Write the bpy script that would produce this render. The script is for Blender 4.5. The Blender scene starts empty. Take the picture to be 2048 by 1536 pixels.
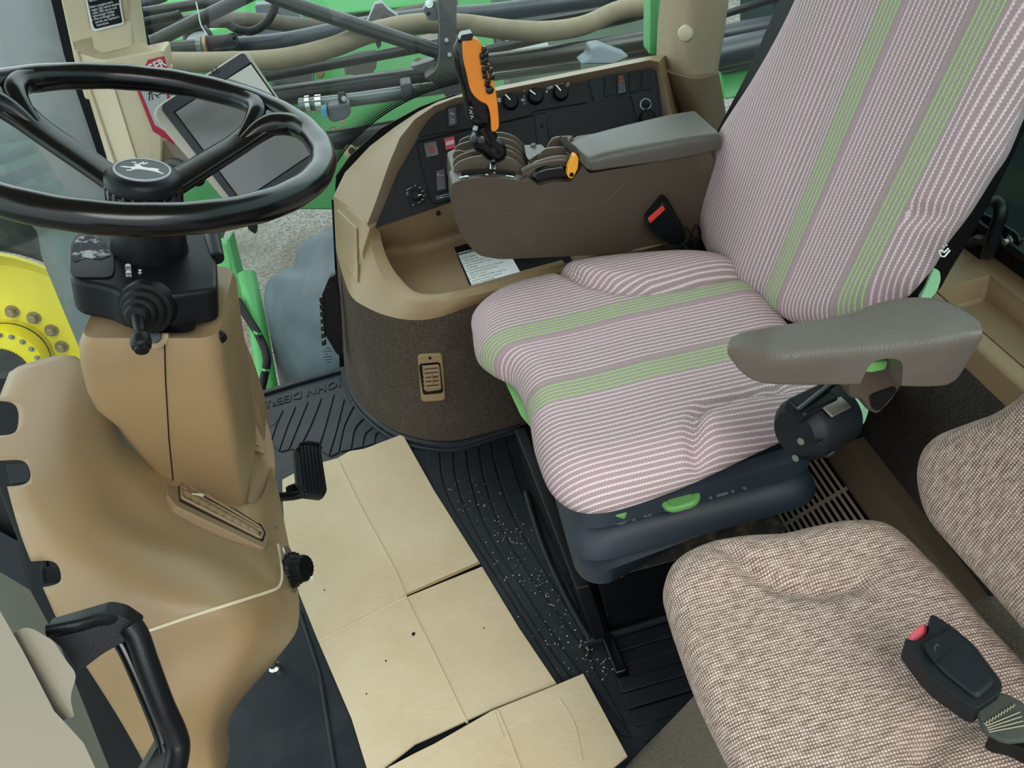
import bpy, bmesh, math, random
from mathutils import Vector, Matrix, noise
random.seed(7)
C = bpy.context.scene.collection
PI = math.pi
V = Vector
# ---------------------------------------------------------------- camera
FPX = 1480.0; PITCH = math.radians(40); ROLL = math.radians(15)
CAM = V((0, 0, 1.15))
_r0 = V((1, 0, 0)); _u0 = V((0, math.sin(PITCH), math.cos(PITCH))); FW = V((0, math.cos(PITCH), -math.sin(PITCH)))
RT = _r0*math.cos(ROLL) - _u0*math.sin(ROLL); UP = _r0*math.sin(ROLL) + _u0*math.cos(ROLL)
cd = bpy.data.cameras.new('camera'); co = bpy.data.objects.new('camera', cd); C.objects.link(co)
cd.sensor_fit = 'HORIZONTAL'; cd.sensor_width = 36; cd.lens = FPX/2048*36; cd.clip_start = .02; cd.clip_end = 200
m = Matrix((RT, UP, -FW)).transposed().to_4x4(); m.translation = CAM; co.matrix_world = m
bpy.context.scene.camera = co
# ---------------------------------------------------------------- view, sky, light
sc = bpy.context.scene
sc.view_settings.view_transform = 'Standard'; sc.view_settings.look = 'None'
sc.view_settings.gamma = 1; sc.view_settings.use_curve_mapping = False
sc.view_settings.exposure = 0.5
w = bpy.data.worlds.new('sky'); sc.world = w; w.use_nodes = True
nt = w.node_tree; nt.nodes.clear()
wo = nt.nodes.new('ShaderNodeOutputWorld'); bg = nt.nodes.new('ShaderNodeBackground')
tc = nt.nodes.new('ShaderNodeTexCoord'); sx = nt.nodes.new('ShaderNodeSeparateXYZ'); rp_ = nt.nodes.new('ShaderNodeValToRGB')
nt.links.new(tc.outputs['Generated'], sx.inputs[0]); nt.links.new(sx.outputs['Z'], rp_.inputs[0])
rp_.color_ramp.elements[0].position = 0.0; rp_.color_ramp.elements[0].color = (.62, .70, .72, 1)
rp_.color_ramp.elements[1].position = .6; rp_.color_ramp.elements[1].color = (.92, .98, 1, 1)
nt.links.new(rp_.outputs[0], bg.inputs[0])
mr = nt.nodes.new('ShaderNodeMapRange'); nt.links.new(sx.outputs['Y'], mr.inputs[0])      # overcast sky, dimmer towards the yard side behind the camera
mr.inputs[1].default_value = -.9; mr.inputs[2].default_value = .5; mr.inputs[3].default_value = 1.25; mr.inputs[4].default_value = 2.1
nt.links.new(mr.outputs[0], bg.inputs[1])
nt.links.new(bg.outputs[0], wo.inputs[0])
sl = bpy.data.lights.new('sun', 'SUN'); sl.energy = 1.6; sl.angle = math.radians(40); sl.color = (1, .98, .94)
so = bpy.data.objects.new('sun', sl); C.objects.link(so)
so.rotation_euler = V((-.35, .75, -.75)).to_track_quat('-Z', 'Y').to_euler()
# ---------------------------------------------------------------- rays
def ray(x, y): return FW + RT*((x-1024)/FPX) + UP*((768-y)/FPX)
def Dp(x, y, t): return CAM + ray(x, y)*t
def Zp(x, y, z): d = ray(x, y); return CAM + d*((z-CAM.z)/d.z)
def Yp(x, y, Y): d = ray(x, y); return CAM + d*(Y/d.y)
def Xp(x, y, X): d = ray(x, y); return CAM + d*(X/d.x)
def Pl(x, y, p, n): d = ray(x, y); return CAM + d*((p-CAM).dot(n)/d.dot(n))
# ---------------------------------------------------------------- object helpers
ORG = {}
def props(o, label=None, cat=None, group=None, kind=None):
    if label: o['label'] = label
    if cat: o['category'] = cat
    if group: o['group'] = group
    if kind: o['kind'] = kind
    return o
def thing(name, loc, label, cat, group=None, kind=None):
    o = bpy.data.objects.new(name, None); C.objects.link(o); o.location = loc; o.empty_display_size = .05
    ORG[o.name] = V(loc); return props(o, label, cat, group, kind)
class MB:
    def __init__(s): s.v = []; s.f = []; s.uv = {}
    def add(s, vs, fs, uv=None):
        b = len(s.v); s.v += [V(q) for q in vs]; s.f += [tuple(i+b for i in f) for f in fs]
        if uv:
            for i, q in enumerate(uv): s.uv[b+i] = q
        return s
    def join(s, o):
        b = len(s.v); s.v += o.v; s.f += [tuple(i+b for i in f) for f in o.f]
        for k, q in o.uv.items(): s.uv[b+k] = q
        return s
def obj(name, mb, mat, parent=None, bevel=0, seg=3, sub=0, solid=0, sharp=35, label=None, cat=None, group=None, kind=None, soff=-1, clean=True):
    me = bpy.data.meshes.new(name)
    c = sum(mb.v, V())/len(mb.v)
    me.from_pydata([q-c for q in mb.v], [], mb.f)
    if mb.uv:
        ul = me.uv_layers.new(name='UVMap')
        for l in me.loops: ul.data[l.index].uv = mb.uv.get(l.vertex_index, (0, 0))
    bm = bmesh.new(); bm.from_mesh(me)
    if clean: bmesh.ops.remove_doubles(bm, verts=bm.verts, dist=1e-6)
    bmesh.ops.recalc_face_normals(bm, faces=bm.faces)
    for f in bm.faces: f.smooth = True
    if not bevel:
        for e in bm.edges:
            if len(e.link_faces) == 2 and e.calc_face_angle(0) > math.radians(sharp): e.smooth = False
    bm.to_mesh(me); bm.free()
    me.materials.append(mat)
    o = bpy.data.objects.new(name, me); C.objects.link(o)
    po = ORG[parent.name] if parent else V()
    o.location = c - po; ORG[o.name] = c
    if parent: o.parent = parent
    if solid:
        q = o.modifiers.new('solid', 'SOLIDIFY'); q.thickness = solid; q.offset = soff
    if sub:
        q = o.modifiers.new('sub', 'SUBSURF'); q.levels = sub; q.render_levels = sub
    if bevel:
        q = o.modifiers.new('bevel', 'BEVEL'); q.width = bevel; q.segments = seg; q.limit_method = 'ANGLE'; q.angle_limit = math.radians(28)
        q = o.modifiers.new('wn', 'WEIGHTED_NORMAL'); q.keep_sharp = False
    return props(o, label, cat, group, kind)
def struct(name, mb, mat, **k): return obj(name, mb, mat, kind='structure', **k)
def dup(root, delta, name=None, label=None):
    r = root.copy(); C.objects.link(r); r.location = root.location + V(delta); ORG[r.name] = ORG[root.name] + V(delta)
    if label: r['label'] = label
    for ch in list(root.children):
        c = ch.copy(); C.objects.link(c); c.parent = r; ORG[c.name] = ORG[ch.name] + V(delta)
        for g in list(ch.children):
            d = g.copy(); C.objects.link(d); d.parent = c; ORG[d.name] = ORG[g.name] + V(delta)
    return r
# ---------------------------------------------------------------- shapes
def box(c, s, R=None):
    c = V(c); s = V(s)/2; R = R or Matrix.Identity(3); m = MB()
    vs = [c + R @ V((x*s.x, y*s.y, z*s.z)) for x in (-1, 1) for y in (-1, 1) for z in (-1, 1)]
    return m.add(vs, [(0, 1, 3, 2), (4, 6, 7, 5), (0, 4, 5, 1), (2, 3, 7, 6), (0, 2, 6, 4), (1, 5, 7, 3)])
def axes(x, y):           # rotation matrix with columns x, y, x cross y
    x = V(x).normalized(); z = x.cross(V(y)).normalized(); y = z.cross(x)
    return Matrix((x, y, z)).transposed()
def prism(pts, vec, scale=1):
    n = len(pts); vec = V(vec); m = MB(); c = sum(pts, V())/n
    m.add(list(pts) + [c + (q-c)*scale + vec for q in pts], [tuple(range(n)), tuple(range(2*n-1, n-1, -1))] + [(i, i+n, (i+1) % n+n, (i+1) % n) for i in range(n)])
    return m
def rnd(pts, r, n=5):      # round the corners of a closed 3D polygon
    out = []; N = len(pts)
    for i, p in enumerate(pts):
        a = pts[i-1]-p; b = pts[(i+1) % N]-p
        rr = r[i] if isinstance(r, (list, tuple)) else r
        ra = min(rr, a.length*.48); rb = min(rr, b.length*.48)
        if rr <= 0: out.append(p); continue
        A = p + a.normalized()*ra; B = p + b.normalized()*rb
        for k in range(n+1):
            t = k/n; out.append(A*(1-t)**2 + p*2*t*(1-t) + B*t*t)
    return out
def cat_(pts, n, closed=True):   # Catmull-Rom resample to n points evenly spaced
    N = len(pts); dense = []
    segs = N if closed else N-1
    for i in range(segs):
        if closed: a, b, c, d = pts[i-1], pts[i], pts[(i+1) % N], pts[(i+2) % N]
        else: a, b, c, d = pts[max(i-1, 0)], pts[i], pts[i+1], pts[min(i+2, N-1)]
        for k in range(12):
            t = k/12
            dense.append(.5*((2*b) + (c-a)*t + (2*a-5*b+4*c-d)*t*t + (3*b-3*c+d-a)*t**3))
    dense.append(pts[0].copy() if closed else pts[-1].copy())
    L = [0]
    for i in range(1, len(dense)): L.append(L[-1] + (dense[i]-dense[i-1]).length)
    out = []; j = 0
    for k in range(n):
        s = L[-1]*k/(n if closed else n-1)
        while j < len(L)-2 and L[j+1] < s: j += 1
        t = (s-L[j])/max(L[j+1]-L[j], 1e-9); out.append(dense[j].lerp(dense[j+1], min(t, 1)))
    return out
def tube(pts, r, seg=14, closed=False, caps=True, flat=1.0, upv=None):
    m = MB(); N = len(pts); vs = []; prev = None
    for i, p in enumerate(pts):
        if closed: t = pts[(i+1) % N]-pts[i-1]
        else: t = pts[min(i+1, N-1)]-pts[max(i-1, 0)]
        t.normalize()
        if prev is None:
            ref = V(upv) if upv else (V((0, 0, 1)) if abs(t.z) < .9 else V((1, 0, 0)))
            a = (ref - t*ref.dot(t)).normalized()
        else: a = (prev - t*prev.dot(t)).normalized()
        prev = a; b = t.cross(a); rr = r[i] if isinstance(r, (list, tuple)) else r
        vs += [p + a*math.cos(2*PI*k/seg)*rr + b*math.sin(2*PI*k/seg)*rr*flat for k in range(seg)]
    fs = []
    for i in range(N if closed else N-1):
        j = (i+1) % N
        fs += [(i*seg+k, i*seg+(k+1) % seg, j*seg+(k+1) % seg, j*seg+k) for k in range(seg)]
    if caps and not closed: fs += [tuple(range(seg))[::-1], tuple(range((N-1)*seg, N*seg))]
    return m.add(vs, fs)
def lathe(prof, o, ax, seg=32, ref=None, knurl=0, kn=0, caps=True):
    o = V(o); ax = V(ax).normalized(); ref = V(ref) if ref else (V((0, 0, 1)) if abs(ax.z) < .9 else V((1, 0, 0)))
    a = (ref-ax*ref.dot(ax)).normalized(); b = ax.cross(a); m = MB(); vs = []
    for (r, h) in prof:
        for k in range(seg):
            rr = r*(1 + (knurl if (kn and (k*kn*2//seg) % 2) else 0)) if r > 1e-6 else 1e-5
            vs.append(o + ax*h + (a*math.cos(2*PI*k/seg)+b*math.sin(2*PI*k/seg))*rr)
    fs = [(i*seg+k, i*seg+(k+1) % seg, (i+1)*seg+(k+1) % seg, (i+1)*seg+k) for i in range(len(prof)-1) for k in range(seg)]
    if caps: fs += [tuple(range(seg))[::-1], tuple(range((len(prof)-1)*seg, len(prof)*seg))]
    return m.add(vs, fs)
def grid(rows, uvs=None, closed=False):
    m = MB(); n = len(rows[0]); vs = [q for r in rows for q in r]; N = len(rows)
    fs = [(i*n+j, i*n+(j+1) % n, (i+1)*n+(j+1) % n, (i+1)*n+j) for i in range(N-1) for j in range(n if closed else n-1)]
    return m.add(vs, fs, [q for r in uvs for q in r] if uvs else None)
def cr1(rows, n): # resample columns of a row list (open) with Catmull-Rom
    cols = [cat_([r[j] for r in rows], n, False) for j in range(len(rows[0]))]
    return [[c[i] for c in cols] for i in range(n)]
def smoothgrid(rows, n, m_):
    rows = [cat_(r, m_, False) for r in rows]
    return cr1(rows, n)
def skin(rows, back):     # closed shell: front surface rows, back surface = rows + back vector
    m = MB(); n = len(rows[0]); N = len(rows); back = V(back)
    A = [q for r in rows for q in r]; B = [q+back for q in A]; o = N*n
    fs = [(i*n+j, i*n+j+1, (i+1)*n+j+1, (i+1)*n+j) for i in range(N-1) for j in range(n-1)]
    fs += [tuple(x+o for x in f[::-1]) for f in fs]
    for j in range(n-1):
        fs.append((j, j+o, j+1+o, j+1)); k = (N-1)*n; fs.append((k+j, k+j+1, k+j+1+o, k+j+o))
    for i in range(N-1):
        fs.append((i*n, (i+1)*n, (i+1)*n+o, i*n+o)); k = n-1; fs.append((i*n+k, i*n+k+o, (i+1)*n+k+o, (i+1)*n+k))
    return m.add(A+B, fs)
def pillow(out, nrm, T, p=2.6, q=2.2, depth=.05, rings=22, bump=None, xax=None, cen=None, n=120, edge=.16, under=.7):
    """padded shape from a planar outline: flat-ish top, rounded shoulder of width edge, wall of given depth"""
    out = cat_(out, n); nrm = V(nrm).normalized(); c = V(cen) if cen else sum(out, V())/n
    xax = V(xax).normalized() if xax else V((1, 0, 0)); yax = nrm.cross(xax)
    m = MB(); vs = [c.copy()]; uv = [(0, 0)]; rowsN = []
    prof = []
    for k in range(1, rings+1):
        s = 1-(1-k/rings)**1.6 if False else k/rings
        prof.append(s)
    def top(s):
        if s < 1-edge: return 0.0
        t = (s-(1-edge))/edge; return -(1-math.sqrt(max(0, 1-min(t, 1)**2)))
    ss = [ (1-edge)*k/(rings-8) for k in range(1, rings-7)] + [1-edge+edge*math.sin(PI/2*k/8) for k in range(1, 9)]
    R = []
    for s in ss: R.append((s, top(s)*T))
    for k in range(1, 5): R.append((1-.02*k*under, -T-depth*k/4))
    prev = [c.copy()]*n; acc = [0.0]*n
    for (s, h) in R:
        row = []; flat_ = [c+(q_-c)*s+nrm*h for q_ in out]
        for i, q_ in enumerate(out):
            d = q_-c; pt = c + d*s + nrm*h
            if bump and h > -T*1.01:
                u = (c+d*s-c).dot(xax); v_ = (c+d*s-c).dot(yax); pt = pt + nrm*bump(u, v_, s)*max(0, 1-(abs(h)/T)**2)
            row.append(pt)
        for i in range(n):
            acc[i] += (flat_[i]-prev[i]).length
            d = out[i]-c; L = d.length; uv.append((d.dot(xax)/L*acc[i], d.dot(yax)/L*acc[i]))
        prev = flat_; vs += row
    fs = [(0, 1+i, 1+(i+1) % n) for i in range(n)]
    for k in range(len(R)-1):
        a = 1+k*n; b = a+n; fs += [(a+i, b+i, b+(i+1) % n, a+(i+1) % n) for i in range(n)]
    fs.append(tuple(1+(len(R)-1)*n+i for i in range(n)))
    return m.add(vs, fs, uv)
def text(s, o, xd, yd, size, th=.0004, sx=1, align='LEFT', bold=0):
    fc = bpy.data.curves.new('lettering', 'FONT'); fc.body = s; fc.size = size; fc.extrude = th/2; fc.align_x = align; fc.resolution_u = 2; fc.offset = bold
    fo = bpy.data.objects.new('tmp', fc); C.objects.link(fo)
    bpy.context.view_layer.update()
    me = bpy.data.meshes.new_from_object(fo.evaluated_get(bpy.context.evaluated_depsgraph_get()))
    bpy.data.objects.remove(fo); xd = V(xd).normalized(); zd = xd.cross(V(yd)).normalized(); yd = zd.cross(xd)
    m = MB(); m.add([V(o)+xd*v.co.x*sx+yd*v.co.y+zd*v.co.z for v in me.vertices], [tuple(p.vertices) for p in me.polygons])
    bpy.data.meshes.remove(me); return m
def strip(pts, wd, th, nrm):    # flat ribbon of width wd along points, raised th along nrm
    nrm = V(nrm).normalized(); L = []; Rr = []
    for i, p in enumerate(pts):
        t = (pts[min(i+1, len(pts)-1)]-pts[max(i-1, 0)]).normalized(); s = nrm.cross(t)*wd/2; L.append(p+s); Rr.append(p-s)
    return prism(L+Rr[::-1], nrm*th)
def merge(*ms):
    o = MB()
    for q in ms: o.join(q)
    return o
# ---------------------------------------------------------------- materials
def S(r, g, b):
    f = lambda c: (c/255)/12.92 if c/255 <= .04045 else ((c/255+.055)/1.055)**2.4
    return (f(r), f(g), f(b), 1)
class NT:
    def __init__(s, name):
        s.m = bpy.data.materials.new(name); s.m.use_nodes = True; s.t = s.m.node_tree; s.b = s.t.nodes['Principled BSDF']
    def n(s, t, **k):
        q = s.t.nodes.new(t)
        for a, b in k.items(): setattr(q, a, b)
        return q
    def l(s, a, b): s.t.links.new(a, b)
    def math(s, op, a, b=None, c=None):
        q = s.n('ShaderNodeMath', operation=op)
        for i, x in enumerate((a, b, c)):
            if x is None: continue
            if isinstance(x, (int, float)): q.inputs[i].default_value = x
            else: s.l(x, q.inputs[i])
        return q.outputs[0]
    def mix(s, f, a, b):
        q = s.n('ShaderNodeMix', data_type='RGBA')
        for i, x in ((0, f), (6, a), (7, b)):
            if isinstance(x, (int, float, tuple)): q.inputs[i].default_value = x
            else: s.l(x, q.inputs[i])
        return q.outputs[2]
    def noise(s, scale, detail=3, rough=.5, vec=None, stretch=None, coord='Object'):
        tc = s.n('ShaderNodeTexCoord'); v = vec or tc.outputs[coord]
        if stretch:
            mp = s.n('ShaderNodeMapping'); mp.inputs['Scale'].default_value = stretch; s.l(v, mp.inputs[0]); v = mp.outputs[0]
        q = s.n('ShaderNodeTexNoise'); q.inputs['Scale'].default_value = scale; q.inputs['Detail'].default_value = detail; q.inputs['Roughness'].default_value = rough
        s.l(v, q.inputs['Vector']); return q.outputs['Fac']
    def ramp(s, f, a, b, lo=0, hi=1):
        q = s.n('ShaderNodeMapRange'); s.l(f, q.inputs[0]); q.inputs[1].default_value = a; q.inputs[2].default_value = b; q.inputs[3].default_value = lo; q.inputs[4].default_value = hi
        return q.outputs[0]
    def bump(s, h, st, dist=.001):
        q = s.n('ShaderNodeBump'); q.inputs['Strength'].default_value = st; q.inputs['Distance'].default_value = dist; s.l(h, q.inputs['Height']); s.l(q.outputs[0], s.b.inputs['Normal'])
    def base(s, c):
        if isinstance(c, tuple): s.b.inputs['Base Color'].default_value = c
        else: s.l(c, s.b.inputs['Base Color'])
    def set(s, rough=.5, metal=0, spec=.5, coat=0):
        s.b.inputs['Roughness'].default_value = rough; s.b.inputs['Metallic'].default_value = metal; s.b.inputs['Specular IOR Level'].default_value = spec; s.b.inputs['Coat Weight'].default_value = coat
def plastic(name, c, rough=.5, gs=900, gb=.25, dirt=0, dc=(150, 145, 130), spec=.5, ds=9, metal=0, gd=.0006, lo=.5, hi=.75):
    q = NT(name); q.set(rough, metal, spec)
    col = S(*c)
    if dirt:
        nz = q.ramp(q.noise(ds, 3, .6), lo, hi, 0, dirt); q.base(q.mix(nz, col, S(*dc)))
    else:
        nz = q.ramp(q.noise(6, 3), .3, .7, .93, 1.05); vm = q.n('ShaderNodeMix', data_type='RGBA', blend_type='MULTIPLY'); vm.inputs[0].default_value = 1
        vm.inputs[6].default_value = col; cb = q.n('ShaderNodeCombineColor')
        for i in range(3): q.l(nz, cb.inputs[i])
        q.l(cb.outputs[0], vm.inputs[7]); q.base(vm.outputs[2])
    if gb: q.bump(q.noise(gs, 2), gb, gd)
    return q.m
M = {}
M['pillar'] = plastic('beige_trim', (206, 192, 164), .5, 1500, .1)
M['pillarshade'] = plastic('beige_trim_shaded', (124, 118, 102), .55, 1500, .1)  # same beige as the other pillars, darkened to paint in the near pillar's shade
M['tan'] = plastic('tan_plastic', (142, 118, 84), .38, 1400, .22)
M['tan2'] = plastic('tan_plastic_matt', (136, 113, 84), .55, 1400, .25)  # slightly darker and rougher than the main tan
M['band'] = plastic('taupe_plastic', (120, 102, 82), .5, 1300, .25)
M['pod'] = plastic('brown_plastic', (75, 64, 53), .42, 1300, .2, dirt=.25, dc=(150, 140, 128), ds=5, lo=.6, hi=.85)
M['podtop'] = plastic('brown_plastic_pale', (93, 82, 71), .38, 1200, .3)  # paler brown than the pod shell, for fins and top edges
M['arm'] = plastic('armrest_vinyl', (90, 82, 75), .36, 420, .5, dirt=.22, dc=(128, 122, 112), gd=.001)
M['armp'] = plastic('armrest_pad_vinyl', (84, 78, 73), .42, 420, .55, gd=.001)
M['blk'] = plastic('black_plastic', (15, 17, 20), .4, 900, .3, spec=.25)
M['gloss'] = plastic('glossy_black', (9, 11, 13), .18, 500, .03)
M['wheelblk'] = plastic('wheel_vinyl', (7, 9, 11), .22, 500, .04)
M['panel'] = plastic('panel_black', (10, 13, 17), .5, 1500, .2, spec=.25)
M['panel2'] = plastic('panel_black_raised', (18, 22, 27), .5, 1500, .2, spec=.25)
M['bellow'] = plastic('bellows_rubber', (38, 46, 56), .5, 300, .15, dirt=.15, dc=(54, 60, 66))
M['darkbox'] = plastic('black_paint_box', (12, 12, 13), .22, 300, .05)
M['dust'] = plastic('dusty_steel', (46, 42, 36), .7, 200, .5, dirt=.7, dc=(120, 104, 84), ds=30)
M['orange'] = plastic('orange_plastic', (238, 138, 40), .35, 900, .05)
M['orange2'] = plastic('yellow_orange_plastic', (246, 168, 44), .35, 900, .05)
M['white'] = plastic('white_print', (225, 228, 228), .5, 100, 0)
M['greyprint'] = plastic('grey_print', (170, 175, 178), .5, 100, 0)
M['red'] = plastic('red_plastic', (214, 58, 52), .4, 500, .05)
M['crimson'] = plastic('crimson_switch', (170, 36, 60), .4, 500, .05)
M['darkred'] = plastic('dark_red_print', (120, 26, 30), .4, 500, .05)
M['pinkred'] = plastic('faded_red_button', (232, 92, 106), .4, 500, .05)
M['seatgreen'] = plastic('seat_green_plastic', (108, 168, 92), .42, 700, .12)
M['palegreen'] = plastic('pale_green_plastic', (160, 216, 170), .4, 700, .1)
M['chrome'] = plastic('chrome', (215, 215, 212), .12, 400, .0, metal=1)
M['steel'] = plastic('dull_steel', (150, 146, 138), .4, 400, .1, metal=.8)
M['bolt'] = plastic('zinc_bolt', (150, 132, 104), .45, 400, .1, metal=.6)
M['screen'] = plastic('screen_glass', (128, 130, 130), .12, 100, 0)
M['screenlit'] = plastic('screen_white', (205, 208, 200), .3, 100, 0)
M['bezel'] = plastic('dark_bezel', (48, 53, 61), .45, 1500, .2)
M['monitor'] = plastic('light_grey_housing', (186, 181, 168), .45, 1200, .2)
M['bodygreen'] = plastic('machine_green', (34, 120, 50), .38, 60, .05, dirt=.25, dc=(60, 120, 66), ds=4)
M['limegreen'] = plastic('frame_green', (62, 148, 74), .4, 60, .05, dirt=.2, dc=(104, 160, 108), ds=8)
M['boom'] = plastic('boom_black_paint', (17, 20, 22), .3, 60, 0, dirt=.2, dc=(52, 54, 52), ds=8)
M['boomgrey'] = plastic('boom_grey_blue', (36, 43, 52), .36, 60, 0, dirt=.3, dc=(66, 72, 78), ds=6)
M['hose'] = plastic('dusty_cream_hose', (134, 122, 98), .7, 90, .3, dirt=.75, dc=(110, 100, 80), ds=9)
M['hosedk'] = plastic('dusty_dark_hose', (74, 68, 56), .7, 90, .3, dirt=.7, dc=(62, 60, 52), ds=9)
M['galv'] = plastic('galvanised_pipe', (112, 120, 118), .3, 100, .05, metal=.55)
M['fend'] = plastic('grey_fender', (74, 84, 92), .5, 60, .1, dirt=.5, dc=(104, 114, 120), ds=5)
M['fendl'] = plastic('dusty_grey_fender', (78, 88, 88), .6, 60, .1, dirt=.6, dc=(116, 122, 116), ds=3)
M['yellow'] = plastic('rim_yellow', (226, 206, 8), .35, 60, .03)
M['tyre'] = plastic('tyre_rubber', (24, 26, 25), .8, 90, .5, dirt=.6, dc=(84, 84, 76), ds=9)
M['seal'] = plastic('rubber_seal', (10, 12, 13), .5, 400, .1, spec=.2)
M['mat'] = plastic('mat_rubber', (21, 26, 31), .5, 500, .3, dirt=.25, dc=(62, 66, 68), ds=12, spec=.3)
M['rearwin'] = None
def cardboard():
    q = NT('corrugated_cardboard'); q.set(.85, 0, .2)
    n1 = q.noise(5, 5, .6); n2 = q.noise(60, 3, .6, stretch=(1, 9, 1)); n3 = q.noise(38, 2, .7)
    a = q.mix(q.ramp(n1, .35, .7), S(190, 175, 146), S(180, 160, 128)); a = q.mix(q.ramp(n2, .4, .75, 0, .35), a, S(204, 190, 164))
    sp = q.ramp(n3, .79, .81, 0, .8); a = q.mix(sp, a, S(70, 52, 38)); q.base(a)
    q.bump(q.noise(9, 6, .65, stretch=(1, 2, 1)), .5, .004); return q.m
M['card'] = cardboard()
M['cardcut'] = plastic('cardboard_cut_edge', (150, 124, 86), .9, 300, .3)
def carpet(name, a, b):
    q = NT(name); q.set(1, 0, .1); n1 = q.noise(420, 2, .8); n2 = q.noise(7, 4)
    c = q.mix(q.ramp(n1, .38, .66), S(*a), S(*b)); c = q.mix(q.ramp(n2, .55, .8, 0, .25), c, S(128, 116, 96)); q.base(c); q.bump(n1, .7, .002); return q.m
M['carpet'] = carpet('brown_carpet', (54, 47, 40), (96, 86, 76))
M['carpetdk'] = carpet('dark_carpet', (46, 42, 38), (86, 80, 74))
M['skirt'] = carpet('skirt_cloth', (88, 80, 70), (118, 108, 96))
def stripes():
    q = NT('striped_seat_cloth'); q.set(.95, 0, .15)
    uvn = q.n('ShaderNodeUVMap'); uvn.uv_map = 'UVMap'; sp = q.n('ShaderNodeSeparateXYZ'); q.l(uvn.outputs[0], sp.inputs[0])
    X, Y = sp.outputs[1], sp.outputs[0]          # X: across the seat, Y: along
    wob = q.math('MULTIPLY', q.math('SINE', q.math('MULTIPLY', Y, 2*PI/.0042)), .00045)
    u = q.math('ADD', X, wob)
    fr = q.math('FRACT', q.math('MULTIPLY', u, 1/.0081))
    line = q.ramp(q.math('ABSOLUTE', q.math('SUBTRACT', fr, .5)), .11, .23, 1, 0)
    dash = q.ramp(q.math('SINE', q.math('MULTIPLY', Y, 2*PI/.0042)), -1, 1, .62, 1)
    line = q.math('MULTIPLY', line, dash)
    d = q.math('ABSOLUTE', q.math('SUBTRACT', q.math('ABSOLUTE', X), .078))
    isg = q.ramp(d, .0185, .0190, 1, 0); gfr = q.math('FRACT', q.math('MULTIPLY', u, 1/.0074)); gl_ = q.math('MULTIPLY', q.ramp(q.math('ABSOLUTE', q.math('SUBTRACT', gfr, .5)), .10, .22, 1, 0), dash); line = q.math('ADD', q.math('MULTIPLY', line, q.math('SUBTRACT', 1, isg)), q.math('MULTIPLY', gl_, isg))
    dk = q.ramp(q.math('ABSOLUTE', q.math('SUBTRACT', q.math('ABSOLUTE', X), .056)), .0045, .0055, 1, 0)
    wide = q.ramp(q.math('SINE', q.math('MULTIPLY', X, 2*PI/.13)), -.3, .8, 0, 1)
    base = q.mix(wide, S(160, 140, 141), S(168, 142, 148))
    base = q.mix(isg, base, S(158, 150, 144)); lc = q.mix(isg, S(226, 207, 210), S(174, 204, 130))
    line = q.math('MULTIPLY', line, q.ramp(dk, 0, 1, 1, .15))
    lw = q.ramp(isg, 0, 1, 1, 1.25); line = q.math('MINIMUM', q.math('MULTIPLY', line, lw), 1); c = q.mix(line, base, lc)
    wv = q.ramp(q.noise(900, 2, .8), .3, .7, .86, 1.1)
    vm = q.n('ShaderNodeMix', data_type='RGBA', blend_type='MULTIPLY'); vm.inputs[0].default_value = 1; q.l(c, vm.inputs[6])
    cb = q.n('ShaderNodeCombineColor')
    for i in range(3): q.l(wv, cb.inputs[i])
    q.l(cb.outputs[0], vm.inputs[7]); q.base(vm.outputs[2]); q.bump(line, .6, .0012); return q.m
M['stripe'] = stripes()
def weave():
    q = NT('woven_seat_cloth'); q.set(.95, 0, .15)
    uvn = q.n('ShaderNodeUVMap'); uvn.uv_map = 'UVMap'; nzv = q.noise(160, 2, coord='UV'); sp = q.n('ShaderNodeSeparateXYZ'); q.l(uvn.outputs[0], sp.inputs[0])
    P = .0029
    a = q.math('SINE', q.math('MULTIPLY', q.math('ADD', sp.outputs[0], q.math('MULTIPLY', nzv, .0012)), 2*PI/P)); b = q.math('SINE', q.math('MULTIPLY', q.math('ADD', sp.outputs[1], q.math('MULTIPLY', nzv, .0012)), 2*PI/P))
    h = q.math('MULTIPLY', q.math('ADD', a, 1), q.math('ADD', b, 1))
    n1 = q.noise(230, 2, .9, stretch=(.25, 1, 1), coord='UV'); n2 = q.noise(4, 4)
    dk = q.mix(q.ramp(n1, .4, .62), S(110, 88, 80), S(150, 128, 118)); c = q.mix(q.ramp(h, .3, 2.0, 0, 1), dk, q.mix(q.ramp(n1, .35, .65), S(190, 168, 156), S(236, 218, 204)))
    c = q.mix(q.ramp(n2, .52, .8, 0, .35), c, S(150, 136, 112)); q.base(c); q.bump(h, .5, .0012); return q.m
M['weave'] = weave()
def gravel():
    q = NT('gravel_ground'); q.set(.9, 0, .2); tc = q.n('ShaderNodeTexCoord'); vo = q.n('ShaderNodeTexVoronoi'); vo.inputs['Scale'].default_value = 55; q.l(tc.outputs['Object'], vo.inputs['Vector'])
    c = q.mix(q.ramp(vo.outputs['Color'], 0, 1), S(84, 80, 72), S(150, 149, 143)); c = q.mix(q.ramp(q.noise(.9, 6, .6), .42, .62, 0, .75), c, S(96, 87, 74)); q.base(c); q.bump(vo.outputs['Distance'], 1, .02); return q.m
M['gravel'] = gravel()
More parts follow.
